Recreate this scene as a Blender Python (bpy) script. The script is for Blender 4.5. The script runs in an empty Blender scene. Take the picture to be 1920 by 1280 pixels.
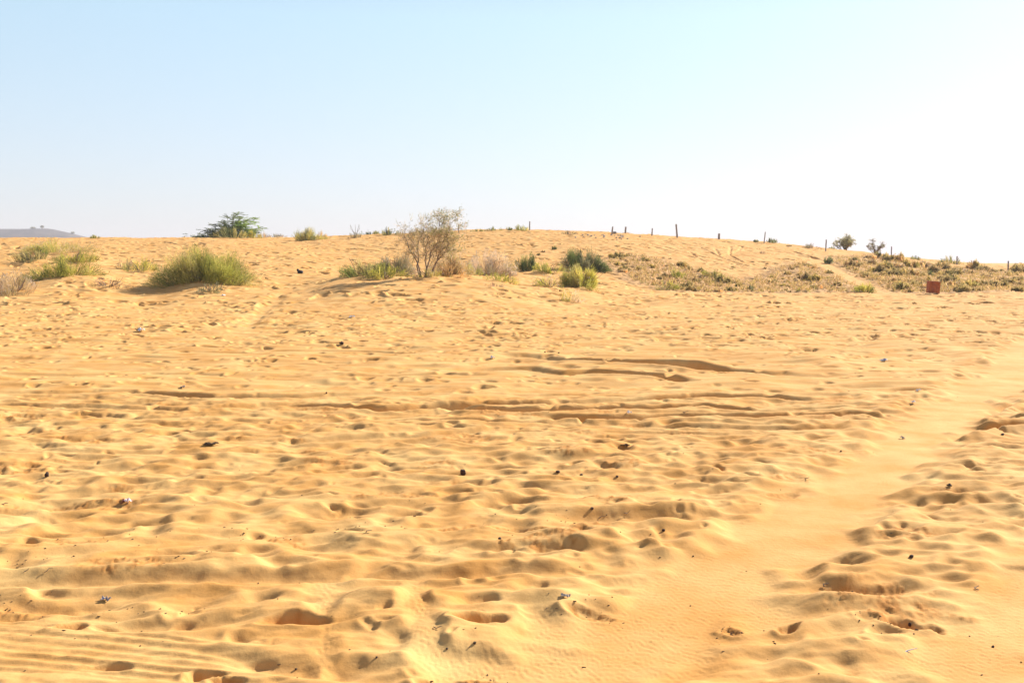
import bpy, math
import numpy as np
from mathutils import Vector

rng = np.random.default_rng(11)
R = math.radians
scene = bpy.context.scene
COL = scene.collection

# ------------------------------------------------------------------ camera model
F = 1867.0
EYE = 1.6
TH = math.atan(150.0 / F)
CT, ST = math.cos(TH), math.sin(TH)


def project(x, y, z):
    d = y * CT - (z - EYE) * ST
    return 960 + F * x / d, 640 - F * (y * ST + (z - EYE) * CT) / d


def z_of(v, y):
    return EYE + y * np.tan(np.arctan((640 - v) / F) - TH)


# ------------------------------------------------------------------ numeric helpers
def sstep(a, b, x):
    t = np.clip((x - a) / (b - a), 0, 1)
    return t * t * (3 - 2 * t)


def pchip(x, y, xq):
    x = np.asarray(x, float); y = np.asarray(y, float)
    h = np.diff(x); dl = np.diff(y) / h
    m = np.zeros_like(y)
    for i in range(1, len(x) - 1):
        if dl[i - 1] * dl[i] > 0:
            w1 = 2 * h[i] + h[i - 1]; w2 = h[i] + 2 * h[i - 1]
            m[i] = (w1 + w2) / (w1 / dl[i - 1] + w2 / dl[i])
    m[0] = dl[0]; m[-1] = dl[-1]
    i = np.clip(np.searchsorted(x, xq) - 1, 0, len(x) - 2)
    t = np.clip((xq - x[i]) / h[i], 0, 1)
    t2, t3 = t * t, t ** 3
    return ((2 * t3 - 3 * t2 + 1) * y[i] + (t3 - 2 * t2 + t) * h[i] * m[i]
            + (-2 * t3 + 3 * t2) * y[i + 1] + (t3 - t2) * h[i] * m[i + 1])


# ------------------------------------------------------------------ large landform
D = [26, 34, 42, 50, 60, 75, 90, 105]
TAB = {
    -700: [605, 578, 556, 530, 500, 474, 459, 455],
    0: [605, 576, 549, 519, 489, 464, 450, 447],
    150: [605, 573, 541, 509, 485, 463, 450, 447],
    280: [605, 576, 549, 524, 493, 466, 450, 447],
    400: [605, 573, 537, 516, 489, 464, 449, 446],
    550: [605, 571, 541, 516, 491, 468, 453, 446],
    660: [605, 567, 527, 518, 499, 470, 450, 442],
    800: [605, 563, 523, 519, 500, 470, 447, 437],
    900: [605, 563, 525, 519, 500, 468, 443, 431],
    1000: [605, 568, 536, 521, 500, 466, 441, 432],
    1100: [605, 575, 551, 531, 503, 467, 443, 435],
    1200: [605, 578, 559, 542, 509, 471, 447, 440],
    1300: [605, 578, 560, 549, 517, 480, 455, 446],
    1430: [605, 578, 561, 550, 522, 489, 465, 454],
    1550: [605, 578, 561, 551, 526, 497, 476, 466],
    1640: [605, 578, 561, 551, 528, 502, 485, 476],
    1750: [605, 578, 561, 551, 531, 511, 497, 489],
    1920: [605, 578, 561, 551, 535, 521, 510, 503],
    2600: [605, 578, 561, 551, 536, 523, 512, 506],
}
US = sorted(TAB)
DF = [-10, 0, 12, 20] + D + [125, 160, 220, 400, 1200, 6000]
LD = np.concatenate([np.linspace(-10, 26, 40, endpoint=False), np.geomspace(26, 6000, 500)])
LU = np.linspace(-700, 2600, 500)
cols = []
for u in US:
    zs = [z_of(v, d) for v, d in zip(TAB[u], D)]
    zc = zs[-1]
    if u < 1700:
        far = [zc - .25, min(zc, 1.3), .6, .2, .0, -4.0]
    else:
        far = [zc + .1, .95, 1.15, .7, -.4, -9.0]
    cols.append(pchip(DF, [0, 0, 0, 0] + zs + far, LD))
cols = np.array(cols)
LZ = np.array([pchip(US, cols[:, j], LU) for j in range(len(LD))]).T      # [u, d]


def macro(x, y):
    yy = np.maximum(y, 8.0)
    u = np.clip(960 + F * x / yy, -700, 2599.9)
    fu = (u + 700) / 3300 * 499
    fd = np.interp(y, LD, np.arange(len(LD)))
    iu = np.clip(fu.astype(int), 0, 498); idd = np.clip(fd.astype(int), 0, len(LD) - 2)
    a, b = fu - iu, fd - idd
    return (LZ[iu, idd] * (1 - a) * (1 - b) + LZ[iu + 1, idd] * a * (1 - b)
            + LZ[iu, idd + 1] * (1 - a) * b + LZ[iu + 1, idd + 1] * a * b)


YS = np.concatenate([np.arange(2.0, 26, .02), np.arange(26, 130, .05), np.geomspace(130, 600, 200)])


def hit(u, v, hf=None):
    """first ground point seen at photo position (u, v)"""
    x = YS * (u - 960) / F
    for _ in range(2):
        z = (hf or macro)(x, YS)
        x = (YS * CT - (z - EYE) * ST) * (u - 960) / F
    vv = project(x, YS, z)[1]
    k = np.argmax(vv <= v)
    if vv.min() > v:
        k = int(np.argmin(vv[: np.searchsorted(YS, 128)]))
    return float(x[k]), float(YS[k])


# ------------------------------------------------------------------ sand relief rasters
class Level:
    def __init__(s, x0, x1, y0, y1, res):
        s.x0, s.y0, s.res = x0, y0, res
        s.nx, s.ny = int(round((x1 - x0) / res)), int(round((y1 - y0) / res))
        s.H = np.zeros((s.ny, s.nx)); s.S = np.zeros((s.ny, s.nx)); s.D = np.zeros((s.ny, s.nx))
        s.kx = np.fft.rfftfreq(s.nx, res)[None, :]; s.ky = np.fft.fftfreq(s.ny, res)[:, None]
        s.X = x0 + (np.arange(s.nx) + .5) * res
        s.Y = y0 + (np.arange(s.ny) + .5) * res

    def noise(s, lo, hi, slope, seed, ax=1.0, ang=0.0):
        g = np.random.default_rng(seed)
        w = np.fft.rfft2(g.standard_normal((s.ny, s.nx)))
        c, n = math.cos(ang), math.sin(ang)
        k = np.hypot((s.kx * c + s.ky * n) * ax, -s.kx * n + s.ky * c) + 1e-9
        amp = k ** (-slope) * sstep(.7 / hi, 1.1 / hi, k) * (1 - sstep(.9 / lo, 1.4 / lo, k))
        f = np.fft.irfft2(w * amp, s=(s.ny, s.nx))
        return f / f.std()

    def blur(s, A, sig):
        return np.fft.irfft2(np.fft.rfft2(A) * np.exp(-2 * math.pi ** 2 * sig ** 2 * (s.kx ** 2 + s.ky ** 2)), s=A.shape)

    def stamp(s, cx, cy, L, W, ang, dep, rim, edge=.35, crisp=0.0, keep=.25):
        r = L * 1.9
        i0, i1 = int((cx - r - s.x0) / s.res), int((cx + r - s.x0) / s.res) + 1
        j0, j1 = int((cy - r - s.y0) / s.res), int((cy + r - s.y0) / s.res) + 1
        if i0 < 0 or j0 < 0 or i1 > s.nx or j1 > s.ny:
            return
        X = s.X[None, i0:i1] - cx; Y = s.Y[j0:j1, None] - cy
        c, n = math.cos(ang), math.sin(ang)
        a = (X * c + Y * n) / L; b = (-X * n + Y * c) / (W * (1 + .25 * a))
        th = np.arctan2(b, a); f1, f2 = (cx * 7.3 + cy * 3.1) % 6.28, (cx * 4.7 - cy * 9.1) % 6.28
        q = np.sqrt(a * a + b * b) * (1 + .16 * np.sin(2 * th + f1) + .14 * np.sin(3 * th + f2))
        P = s.H[j0:j1, i0:i1]
        m0 = float(P[(j1 - j0) // 2, (i1 - i0) // 2]) * .35
        m = 1 - sstep(1 - edge * 1.2, 1 + edge * .9, q)
        tgt = m0 - dep * np.clip(1 - .55 * q * q, 0, 1) * (1 + .25 * a) + keep * (P - m0)
        P += m * (tgt - P) + rim * np.exp(-((q - 1.25) / .27) ** 2) * (1 - .55 * a)
        if crisp:
            Dp = s.D[j0:j1, i0:i1]
            np.maximum(Dp, crisp * (1 - sstep(.8, 1.35, q)), out=Dp)

    def polydist(s, pts, reach):
        """(window, |distance|, signed side, length along) to a polyline"""
        p = np.array(pts)
        i0 = max(0, int((p[:, 0].min() - reach - s.x0) / s.res)); i1 = min(s.nx, int((p[:, 0].max() + reach - s.x0) / s.res) + 1)
        j0 = max(0, int((p[:, 1].min() - reach - s.y0) / s.res)); j1 = min(s.ny, int((p[:, 1].max() + reach - s.y0) / s.res) + 1)
        if i1 <= i0 or j1 <= j0:
            return None
        X = s.X[None, i0:i1]; Y = s.Y[j0:j1, None]
        best = np.full((j1 - j0, i1 - i0), 1e9); sd = np.zeros_like(best); al = np.zeros_like(best)
        acc = 0.0
        for (ax, ay), (bx, by) in zip(p[:-1], p[1:]):
            dx, dy = bx - ax, by - ay
            l = math.hypot(dx, dy) + 1e-9
            t = np.clip(((X - ax) * dx + (Y - ay) * dy) / (l * l), 0, 1)
            d = np.hypot(X - ax - t * dx, Y - ay - t * dy)
            side = np.sign((Y - ay) * dx - (X - ax) * dy)
            u = d < best
            best = np.where(u, d, best); sd = np.where(u, side * d, sd); al = np.where(u, acc + t * l, al)
            acc += l
        return (slice(j0, j1), slice(i0, i1)), best, sd, al, acc

    def rut(s, pts, w, dep, seed, berm=.35, fade=.5, floor=.35):
        q = s.polydist(pts, w * 3.2)
        if q is None:
            return
        win, d, sd, al, tot = q
        yb = float(np.mean([c[1] for c in pts])); hard = .25 if yb < 7 else .62
        w = w * (1 if yb < 7 else .9)
        k13 = .95 if yb < 7 else 1.5
        g = np.random.default_rng(seed)
        ph = g.uniform(0, 6.28, 6); fr = g.uniform(.5, 4.5, 6)
        wob = sum(np.sin(al * f + p) / (1 + f) for f, p in zip(fr, ph))
        var = .72 + .28 * np.clip(sum(np.sin(al * f * .55 + p * 2) for f, p in zip(fr, ph)) / 2.2, -1.3, 1)
        ends = sstep(0, fade, al) * (1 - sstep(tot - fade, tot, al))
        dd = d - wob * w * .18
        inn = 1 - np.where(sd > 0, sstep(w * hard, w * (1.75 - hard), dd), sstep(w * .2, w * 1.35, dd))
        out = berm * dep * np.exp(-((dd - w * 1.45) / (w * .45)) ** 2)
        P = s.H[win]
        P *= 1 - .7 * ends * (1 - sstep(w * 1.3, w * 3.2, dd))
        P += ends * var * (inn * (-k13 * dep - P * (1 - floor)) + 1.25 * out)

    def strip(s, pts, w, soft, drop, sig):
        q = s.polydist(pts, w * 2.5)
        if q is None:
            return
        win, d, sd, al, tot = q
        n_ = s.noise(.25, 1.6, 1.0, 71)[win]
        d = d + n_ * soft * .38
        m = 1 - sstep(w - soft, w + soft, d)
        B = s.blur(s.H, sig)[win] * .5 - drop
        P = s.H[win]
        P += m * (B - P) + .25 * drop * np.exp(-((d - w - soft) / (soft + .05)) ** 2)
        np.maximum(s.S[win], m, out=s.S[win])

    def sample(s, A, x, y):
        fx = np.mod((x - s.x0) / s.res - .5, s.nx - 1.001); fy = np.clip((y - s.y0) / s.res - .5, 0, s.ny - 1.001)
        i, j = fx.astype(np.int64), fy.astype(np.int64)
        a, b = fx - i, fy - j
        return A[j, i] * (1 - a) * (1 - b) + A[j, i + 1] * a * (1 - b) + A[j + 1, i] * (1 - a) * b + A[j + 1, i + 1] * a * b


def px(*pts):
    return [hit(u, v) for u, v in pts]


def flat(u, v):
    y = EYE * CT / math.tan(math.atan((v - 640) / F) + TH) / CT
    d = y * CT + EYE * ST
    return (u - 960) / F * d, y


def fpx(*pts):
    return [flat(u, v) for u, v in pts]


LA = Level(-9, 9, 2.4, 13.2, .01)
LB = Level(-24, 24, 10.8, 35, .025)
LC = Level(-80, 80, 30, 126, .06)

# wheel paths (world metres, from the photo's pale bands)
PATH1 = fpx((870, 1420), (1040, 1290), (1185, 1195), (1320, 1100), (1450, 1000), (1625, 885), (1722, 805), (1812, 750), (1888, 700), (1930, 650)) + [(13.4, 24), (17, 30)]
PATH2 = fpx((1700, 1400), (1800, 1260), (1895, 1150), (2000, 1030), (2200, 880))
CROSS = [fpx((600, 1262), (608, 1180), (612, 1100)), fpx((810, 1262), (795, 1180), (775, 1096))]
RUTS = [  # points (photo px), half width, depth
    (fpx((-120, 1094), (200, 1085), (400, 1083), (620, 1079), (700, 1072), (850, 1076), (950, 1066), (1080, 1071), (1190, 1066)), .105, .062),
    (fpx((-120, 1197), (100, 1214), (300, 1231), (480, 1246), (700, 1262), (840, 1285)), .10, .05),
    (fpx((-120, 1236), (200, 1256), (350, 1275), (460, 1290)), .08, .03),
    (fpx((905, 667), (1005, 668), (1060, 675), (1150, 680), (1250, 683), (1350, 693), (1450, 700), (1515, 707)), .28, .135),
    (fpx((870, 690), (990, 690), (1050, 700), (1100, 698), (1180, 702), (1250, 708), (1310, 716)), .22, .12),
    (fpx((430, 766), (560, 762), (640, 763), (720, 768), (850, 761), (960, 756), (1100, 753), (1230, 748), (1330, 744), (1440, 743), (1550, 749)), .15, .095),
    (fpx((820, 765), (900, 769), (1000, 771), (1130, 766), (1230, 764), (1320, 761), (1420, 768), (1500, 773)), .12, .085),
    (fpx((990, 779), (1060, 782), (1150, 784), (1280, 779), (1400, 781), (1600, 777), (1710, 779)), .12, .075),
    (fpx((1150, 795), (1280, 798), (1380, 801), (1500, 803), (1620, 800)), .12, .055),
    (fpx((-60, 737), (120, 736), (240, 733), (400, 745), (560, 742), (700, 738), (840, 741)), .16, .05),
    (fpx((-60, 758), (200, 762), (350, 768), (500, 758), (620, 752)), .12, .05),
    (fpx((470, 660), (600, 657), (720, 658), (780, 660)), .22, .07),
    (fpx((750, 687), (800, 686), (860, 686)), .16, .09),
    (fpx((980, 975), (1080, 972), (1200, 968), (1320, 965), (1385, 970)), .13, .075),
    (fpx((770, 985), (850, 980), (930, 975), (1000, 972)), .10, .05),
    (fpx((1435, 1083), (1500, 1096), (1600, 1107), (1700, 1101), (1785, 1100)), .115, .085),
    (fpx((1640, 832), (1750, 816), (1850, 801), (1990, 795)), .15, .09),
    (fpx((1820, 776), (1880, 758), (1990, 744)), .16, .13),
    (fpx((1630, 735), (1700, 731), (1780, 728)), .15, .10),
    (fpx((1620, 748), (1700, 744), (1790, 741)), .13, .07),
    (fpx((1000, 917), (1100, 926), (1180, 921), (1260, 905)), .12, .05),
    (fpx((1180, 858), (1260, 874), (1360, 868)), .10, .035),
    (fpx((-60, 1055), (120, 1040), (330, 1018), (480, 1003), (560, 1000)), .09, .03),
    (fpx((620, 915), (760, 925), (900, 918)), .11, .045),
    (fpx((0, 840), (150, 846), (330, 850), (420, 846)), .10, .04),
    (fpx((540, 826), (640, 822), (800, 815), (960, 800)), .10, .04),
    (fpx((960, 742), (1100, 738), (1250, 735), (1400, 733)), .08, .03), (fpx((1200, 772), (1350, 773), (1500, 766), (1620, 764)), .08, .045),
    (fpx((700, 784), (830, 786), (980, 790), (1100, 792)), .09, .04), (fpx((1000, 812), (1150, 808), (1300, 812), (1450, 812)), .08, .035),
    (fpx((-60, 700), (140, 703), (300, 700), (460, 704)), .14, .035), (fpx((100, 775), (260, 782), (420, 778), (560, 782)), .10, .035),
    (fpx((560, 700), (700, 704), (840, 702), (960, 706)), .14, .035), (fpx((200, 668), (330, 670), (460, 668)), .18, .035),
    (fpx((1500, 640), (1650, 637), (1800, 632)), .25, .04),
    (fpx((1000, 636), (1150, 634), (1310, 633), (1400, 637)), .25, .05),
]
# distinct hollows seen in the photo: px, px, half length, half width, angle, depth, crispness
HOLES = [
    (545, 1166, .13, .055, .15, .075, .6), (575, 1163, .06, .05, .3, .06, .3), (1690, 1160, .10, .06, -.35, .075, .9), (1745, 1167, .07, .04, -.5, .05, .9),
    (1655, 1178, .09, .05, .5, .03, .5), (900, 1166, .12, .045, .35, .05, .5), (935, 1163, .05, .04, .2, .05, .2), (380, 1266, .07, .04, -.2, .05, .6),
    (425, 1275, .06, .03, -.3, .04, .6), (205, 1250, .09, .03, 0, .03, .5), (1475, 1174, .07, .045, .5, .05, .6), (830, 1278, .10, .06, -.2, .06, .5),
    (1370, 1172, .055, .04, 0, .035, 1.0), (235, 1150, .14, .05, .25, .04, .3), (135, 1173, .06, .045, .4, .06, .7), (165, 1180, .08, .04, 0, .03, .2),
    (1100, 1140, .10, .06, -.6, .035, .8), (905, 1268, .06, .05, -.5, .03, .9), (445, 1195, .05, .05, 1.1, .06, 0),
    (1235, 1008, .15, .10, .5, .10, 0), (1265, 1003, .07, .07, .5, .05, 0), (940, 1022, .075, .06, .7, .07, 0), (1065, 1022, .085, .07, .3, .075, 0),
    (1015, 1023, .085, .055, .3, .065, 0), (975, 1015, .06, .05, .2, .05, 0), (1145, 1050, .10, .04, .1, .035, 0), (610, 960, .14, .08, .1, .08, 0), (645, 962, .08, .06, .2, .06, 0),
    (520, 1050, .12, .08, -.3, .075, 0), (480, 1040, .09, .05, .8, .06, 0), (565, 1055, .07, .06, 0, .05, 0), (690, 1060, .10, .05, .6, .065, 0), (855, 1076, .09, .09, .7, .07, 0),
    (60, 975, .17, .10, .1, .085, .1), (100, 972, .09, .05, .9, .06, 0), (280, 995, .10, .09, .2, .07, 0), (710, 878, .17, .11, .4, .09, 0), (760, 883, .10, .08, 0, .07, 0),
    (850, 922, .14, .07, -.3, .05, 0), (905, 907, .10, .08, -.3, .06, 0), (1545, 864, .13, .12, .3, .10, .1), (1490, 852, .12, .08, .2, .08, 0), (1420, 868, .09, .06, .2, .07, 0),
    (1330, 897, .13, .08, .1, .065, 0), (1520, 822, .14, .09, 0, .09, 0), (1395, 860, .10, .06, .2, .05, 0), (1715, 935, .09, .05, .4, .075, 0), (1680, 938, .07, .05, .4, .06, 0),
    (1790, 945, .07, .05, .5, .05, 0), (1660, 955, .09, .05, .5, .06, 0), (1840, 940, .08, .07, -.4, .06, 0), (1895, 945, .10, .06, -.3, .06, 0), (1590, 1050, .10, .06, -.4, .07, 0),
    (1690, 995, .09, .05, 0, .055, 0), (1830, 1012, .09, .05, 0, .05, 0), (1660, 1042, .06, .05, .3, .045, 0), (1780, 1055, .07, .05, .2, .05, 0), (1580, 1250, .10, .09, .6, .07, 0), (1520, 1235, .09, .06, -.3, .06, 0), (1220, 1245, .09, .05, .5, .06, 0),
    (1430, 1130, .10, .06, .1, .06, 0), (1360, 1190, .10, .07, .1, .05, 0), (1555, 1180, .12, .07, .6, .05, 0), (1470, 918, .12, .07, .2, .045, .8), (1340, 915, .16, .06, .3, .07, 0),
    (960, 985, .10, .07, .2, .05, 1.0), (1010, 988, .09, .05, .1, .04, 1.0), (870, 985, .16, .06, .2, .04, .9), (140, 905, .13, .07, 0, .07, 0), (310, 812, .07, .06, .6, .07, 0), (335, 820, .04, .04, 0, .05, 0),
    (610, 1130, .12, .08, .4, .05, 0), (370, 1120, .16, .08, .2, .05, 0), (150, 1112, .14, .07, .3, .05, 0), (880, 1130, .09, .05, .7, .045, 0), (880, 1205, .10, .06, .5, .035, 0),
    (450, 850, .12, .07, .1, .05, 0), (1110, 890, .12, .07, .1, .05, 0), (480, 925, .10, .06, .1, .05, 0), (455, 940, .12, .07, -.1, .06, 0), (1380, 800, .12, .08, .1, .04, 0),
]

# --- near level
A = LA
A.H = .015 * A.noise(.7, 3.0, 1.5, 1) + .012 * A.noise(.25, 1.5, 1.2, 2, ax=3.2, ang=.10)
def ridged(lv, n, k=.14):
    return .8 - np.sqrt(n * n + k * k)


A.H += .018 * ridged(A, A.noise(.20, .70, .8, 16, ax=2.6, ang=.14), .12) + .018 * ridged(A, A.noise(.11, .34, .8, 17, ax=2.8, ang=.18), .15)
g = np.random.default_rng(5)


def scatter(lv, n, l0, l1, dep0, dep1, rim, seed, edge=.35, keep=.25, ymin=0.0):
    q = np.random.default_rng(seed)
    dens = lv.noise(1.2, 6, 1.0, seed + 900)
    k = 0
    for _ in range(n):
        cx = q.uniform(lv.x0 + .5, lv.X[-1] - .5); cy = q.uniform(max(ymin, lv.y0 + .3), lv.Y[-1] - .3)
        if lv.sample(dens, np.array([cx]), np.array([cy]))[0] < q.normal(-.5, .8):
            continue
        L = q.uniform(l0, l1) / 2
        an = q.normal(.12, .5) if q.random() < .75 else q.uniform(0, 3.14)
        lv.stamp(cx, cy, L, L * q.uniform(.34, .72), an, q.uniform(dep0, dep1), rim * q.uniform(.5, 1.4), edge, 0, keep)
        k += 1
    return k


scatter(A, 1700, .12, .36, .016, .042, .008, 21, .6, .5)
for i, (p, w, d) in enumerate(RUTS):
    A.rut(p, w, d, 100 + i)
A.H = A.blur(A.H, .020)
A.H += .010 * ridged(A, A.noise(.16, .5, .8, 19, ax=2.4, ang=.1), .15)
scatter(A, 1000, .10, .26, .022, .055, .006, 22, .6, .45)
for h in HOLES:
    if h[6] < .4:
        x, y = flat(h[0], h[1])
        A.stamp(x, y, h[2] * 1.1, h[3] * 1.15, h[4] + .1, h[5] * .62, .005, .85, 0, .55)
A.H = A.blur(A.H, .012)
scatter(A, 2600, .05, .14, .008, .022, .004, 23, .5, .7)
A.H = A.blur(A.H, .006) * .87
for pts in CROSS:
    A.strip(pts, .06, .05, .001, .10)
A.strip(PATH1, .41, .19, .045, .24)
A.strip(PATH2, .26, .18, .03, .25)
# tyre ribs at the lower left
for k in range(6):
    A.rut(fpx((-80, 1160 + 15 * k), (150, 1180 + 15 * k), (320, 1198 + 15 * k), (430 + 25 * k, 1213 + 15 * k)), .020, .0055, 500 + k, berm=.9, fade=.25)
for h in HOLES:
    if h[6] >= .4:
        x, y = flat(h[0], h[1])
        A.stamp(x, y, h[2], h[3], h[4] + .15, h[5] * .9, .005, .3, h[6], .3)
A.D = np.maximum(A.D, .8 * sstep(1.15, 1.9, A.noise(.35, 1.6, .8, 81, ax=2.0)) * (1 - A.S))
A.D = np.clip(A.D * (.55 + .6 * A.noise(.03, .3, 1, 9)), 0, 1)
A.H += A.D * .0045 * A.noise(.02, .09, .5, 10) + .0016 * (1 - .8 * A.S) * A.noise(.03, .16, .9, 12, ax=2.6, ang=.25)
# wind ripples on the smooth paths
A.H += A.S * .0016 * A.noise(.035, .055, 0, 14, ax=.25, ang=-.35)

# --- middle level
B = LB
B.H = .022 * B.noise(1.0, 6.0, 1.5, 3) + .016 * B.noise(.35, 2.5, 1.2, 4, ax=4.0, ang=.05)
B.H += .016 * ridged(B, B.noise(.25, 1.0, .8, 18, ax=4.0, ang=.05))
scatter(B, 4000, .18, .42, .015, .038, .008, 31)
for i, (p, w, d) in enumerate(RUTS):
    B.rut(p, w, d, 100 + i, fade=.8)
B.H = B.blur(B.H, .03)
scatter(B, 6500, .11, .28, .028, .062, .008, 32, .45)
for h in HOLES:
    if h[1] < 830:
        x, y = flat(h[0], h[1])
        B.stamp(x, y, h[2], h[3], h[4], h[5], .02, .4)
scatter(B, 5000, .08, .18, .012, .03, .005, 33, .5, .7)
scatter(B, 4200, .22, .46, .04, .085, .014, 34, .4, .4, 18.5)
B.H = B.blur(B.H, .008) * .92
B.strip(PATH1, .48, .20, .04, .4)
TREAD = px((455, 618), (480, 595), (520, 556), (545, 535))
B.strip(TREAD, .24, .2, .045, .4)
# --- far level
C = LC
C.H = .035 * C.noise(1.5, 12.0, 1.5, 6) + .012 * C.noise(.5, 4.0, 1.1, 7)
C.H += .022 * ridged(C, C.noise(.5, 2.0, .8, 20, ax=2.2, ang=.05))
scatter(C, 24000, .3, .8, .08, .19, .03, 41, .3)
C.strip(TREAD, .24, .2, .045, .6)
FAR_RUTS = [
    [(1190, 455), (1240, 466), (1300, 482), (1350, 494)], [(1200, 452), (1260, 466), (1330, 484), (1370, 492)], [(1270, 462), (1330, 474), (1380, 480)],
    [(1290, 470), (1320, 490), (1400, 488)], [(1340, 465), (1350, 480), (1385, 470), (1392, 462)], [(1370, 462), (1368, 478), (1395, 492)], [(1310, 462), (1360, 486), (1410, 500)],
    [(1420, 468), (1470, 474), (1530, 487), (1560, 505), (1600, 525), (1640, 545)], [(1428, 465), (1490, 473), (1545, 488), (1580, 508), (1620, 528), (1660, 547)],
    [(640, 455), (700, 462), (760, 470)], [(655, 465), (720, 472)], [(300, 452), (330, 458), (350, 457)], [(370, 455), (385, 459), (400, 457)],
]
for i, p in enumerate(FAR_RUTS):
    C.rut(px(*p), .13 if i not in (7, 8) else .22, .09 if i not in (7, 8) else .14, 400 + i, fade=1.5)
# sand caught around the shrubs
BERMS = [(-19.5, 43.5, 2.6, .28), (-17.5, 50, 3.2, .35), (-15.8, 41, 1.6, -.12), (-22, 36, 2.0, .15)]


def detail(x, y, what='H'):
    a, b, c = (getattr(l, what) for l in (A, B, C))
    wa = 1 - sstep(11.0, 13.0, y); wc = sstep(31, 34.5, y)
    return (A.sample(a, x, y) * wa + B.sample(b, x, y) * (1 - wa) * (1 - wc) + C.sample(c, x, y) * wc) * (1 - sstep(140, 400, y)) * sstep(-2, 2, y)


def nebkha(x, y):
    z = np.zeros_like(x)
    for (cx, cy, r, h) in BERMS:
        q = ((x - cx) ** 2 + (y - cy) ** 2) / (r * r)
        z = z + np.where(q < 9, h * np.exp(-q), 0)
    return z


def height(x, y):
    x = np.asarray(x, float); y = np.asarray(y, float)
    return macro(x, y) + detail(x, y) + nebkha(x, y)


def hz(x, y):
    return float(height(np.array([x]), np.array([y]))[0])


# ------------------------------------------------------------------ materials
def new_mat(name):
    m = bpy.data.materials.new(name); m.use_nodes = True
    nt = m.node_tree; nt.nodes.clear()
    return m, nt, nt.nodes, nt.links


def sand_material():
    m, nt, N, L = new_mat('sand')
    out = N.new('ShaderNodeOutputMaterial'); bs = N.new('ShaderNodeBsdfPrincipled')
    bs.inputs['Roughness'].default_value = .95; bs.inputs['Specular IOR Level'].default_value = .12
    L.new(bs.outputs[0], out.inputs[0])
    tc = N.new('ShaderNodeTexCoord')

    def noise(scale, det=4, rough=.55):
        n = N.new('ShaderNodeTexNoise'); n.inputs['Scale'].default_value = scale; n.inputs['Detail'].default_value = det; n.inputs['Roughness'].default_value = rough
        L.new(tc.outputs['Object'], n.inputs['Vector']); return n

    def ramp(src, stops):
        r = N.new('ShaderNodeValToRGB'); L.new(src, r.inputs[0])
        while len(r.color_ramp.elements) < len(stops):
            r.color_ramp.elements.new(.5)
        for e, (p, c) in zip(r.color_ramp.elements, stops):
            e.position = p; e.color = (*c, 1)
        return r

    def mix(fac, a, b, mode='MIX'):
        x = N.new('ShaderNodeMix'); x.data_type = 'RGBA'; x.blend_type = mode
        if isinstance(fac, float): x.inputs[0].default_value = fac
        else: L.new(fac, x.inputs[0])
        for s, v in ((6, a), (7, b)):
            if isinstance(v, tuple): x.inputs[s].default_value = (*v, 1)
            else: L.new(v, x.inputs[s])
        return x.outputs[2]
    base = ramp(noise(1.7, 6, .6).outputs[0], [(.34, SAND_B), (.50, SAND_A), (.66, SAND_C)])
    big = ramp(noise(.45, 5, .6).outputs[0], [(.35, (.95, .90, .84)), (.62, (1.03, 1.03, 1.03))])
    col = mix(1.0, base.outputs[0], big.outputs[0], 'MULTIPLY')
    at = N.new('ShaderNodeAttribute'); at.attribute_name = 'marks'
    sep = N.new('ShaderNodeSeparateColor'); L.new(at.outputs['Color'], sep.inputs[0])
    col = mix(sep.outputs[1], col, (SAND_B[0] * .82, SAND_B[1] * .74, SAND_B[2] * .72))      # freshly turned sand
    litter = ramp(noise(5.5, 5, .7).outputs[0], [(.35, (.42, .26, .14)), (.6, (.56, .34, .155)), (.75, (.46, .31, .17))])
    col = mix(sep.outputs[2], col, litter.outputs[0])                                         # litter between the scrub
    grain = ramp(noise(260, 2, .7).outputs[0], [(.3, (.88, .87, .86)), (.7, (1.08, 1.08, 1.08))])
    col = mix(.8, col, grain.outputs[0], 'MULTIPLY')
    L.new(col, bs.inputs['Base Color'])
    n1 = noise(55, 6, .65); n2 = noise(9, 5, .6)
    b1 = N.new('ShaderNodeBump'); b1.inputs['Distance'].default_value = .004; b1.inputs['Strength'].default_value = .5
    L.new(n1.outputs[0], b1.inputs['Height'])
    b2 = N.new('ShaderNodeBump'); b2.inputs['Distance'].default_value = .02; b2.inputs['Strength'].default_value = .14
    L.new(n2.outputs[0], b2.inputs['Height']); L.new(b1.outputs[0], b2.inputs['Normal'])
    L.new(b2.outputs[0], bs.inputs['Normal'])
    return m


SAND_A = (.650, .366, .124)
SAND_B = (.600, .304, .084)
SAND_C = (.690, .432, .162)


def plant_material(name, tint=(1, 1, 1), trans=.4):
    m, nt, N, L = new_mat(name)
    out = N.new('ShaderNodeOutputMaterial'); at = N.new('ShaderNodeAttribute'); at.attribute_name = 'hue'
    mu = N.new('ShaderNodeMix'); mu.data_type = 'RGBA'; mu.blend_type = 'MULTIPLY'; mu.inputs[0].default_value = 1
    L.new(at.outputs['Color'], mu.inputs[6]); mu.inputs[7].default_value = (*tint, 1)
    df = N.new('ShaderNodeBsdfDiffuse'); tr = N.new('ShaderNodeBsdfTranslucent'); mx = N.new('ShaderNodeMixShader'); mx.inputs[0].default_value = trans
    L.new(mu.outputs[2], df.inputs[0]); L.new(mu.outputs[2], tr.inputs[0])
    L.new(df.outputs[0], mx.inputs[1]); L.new(tr.outputs[0], mx.inputs[2]); L.new(mx.outputs[0], out.inputs[0])
    return m


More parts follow.
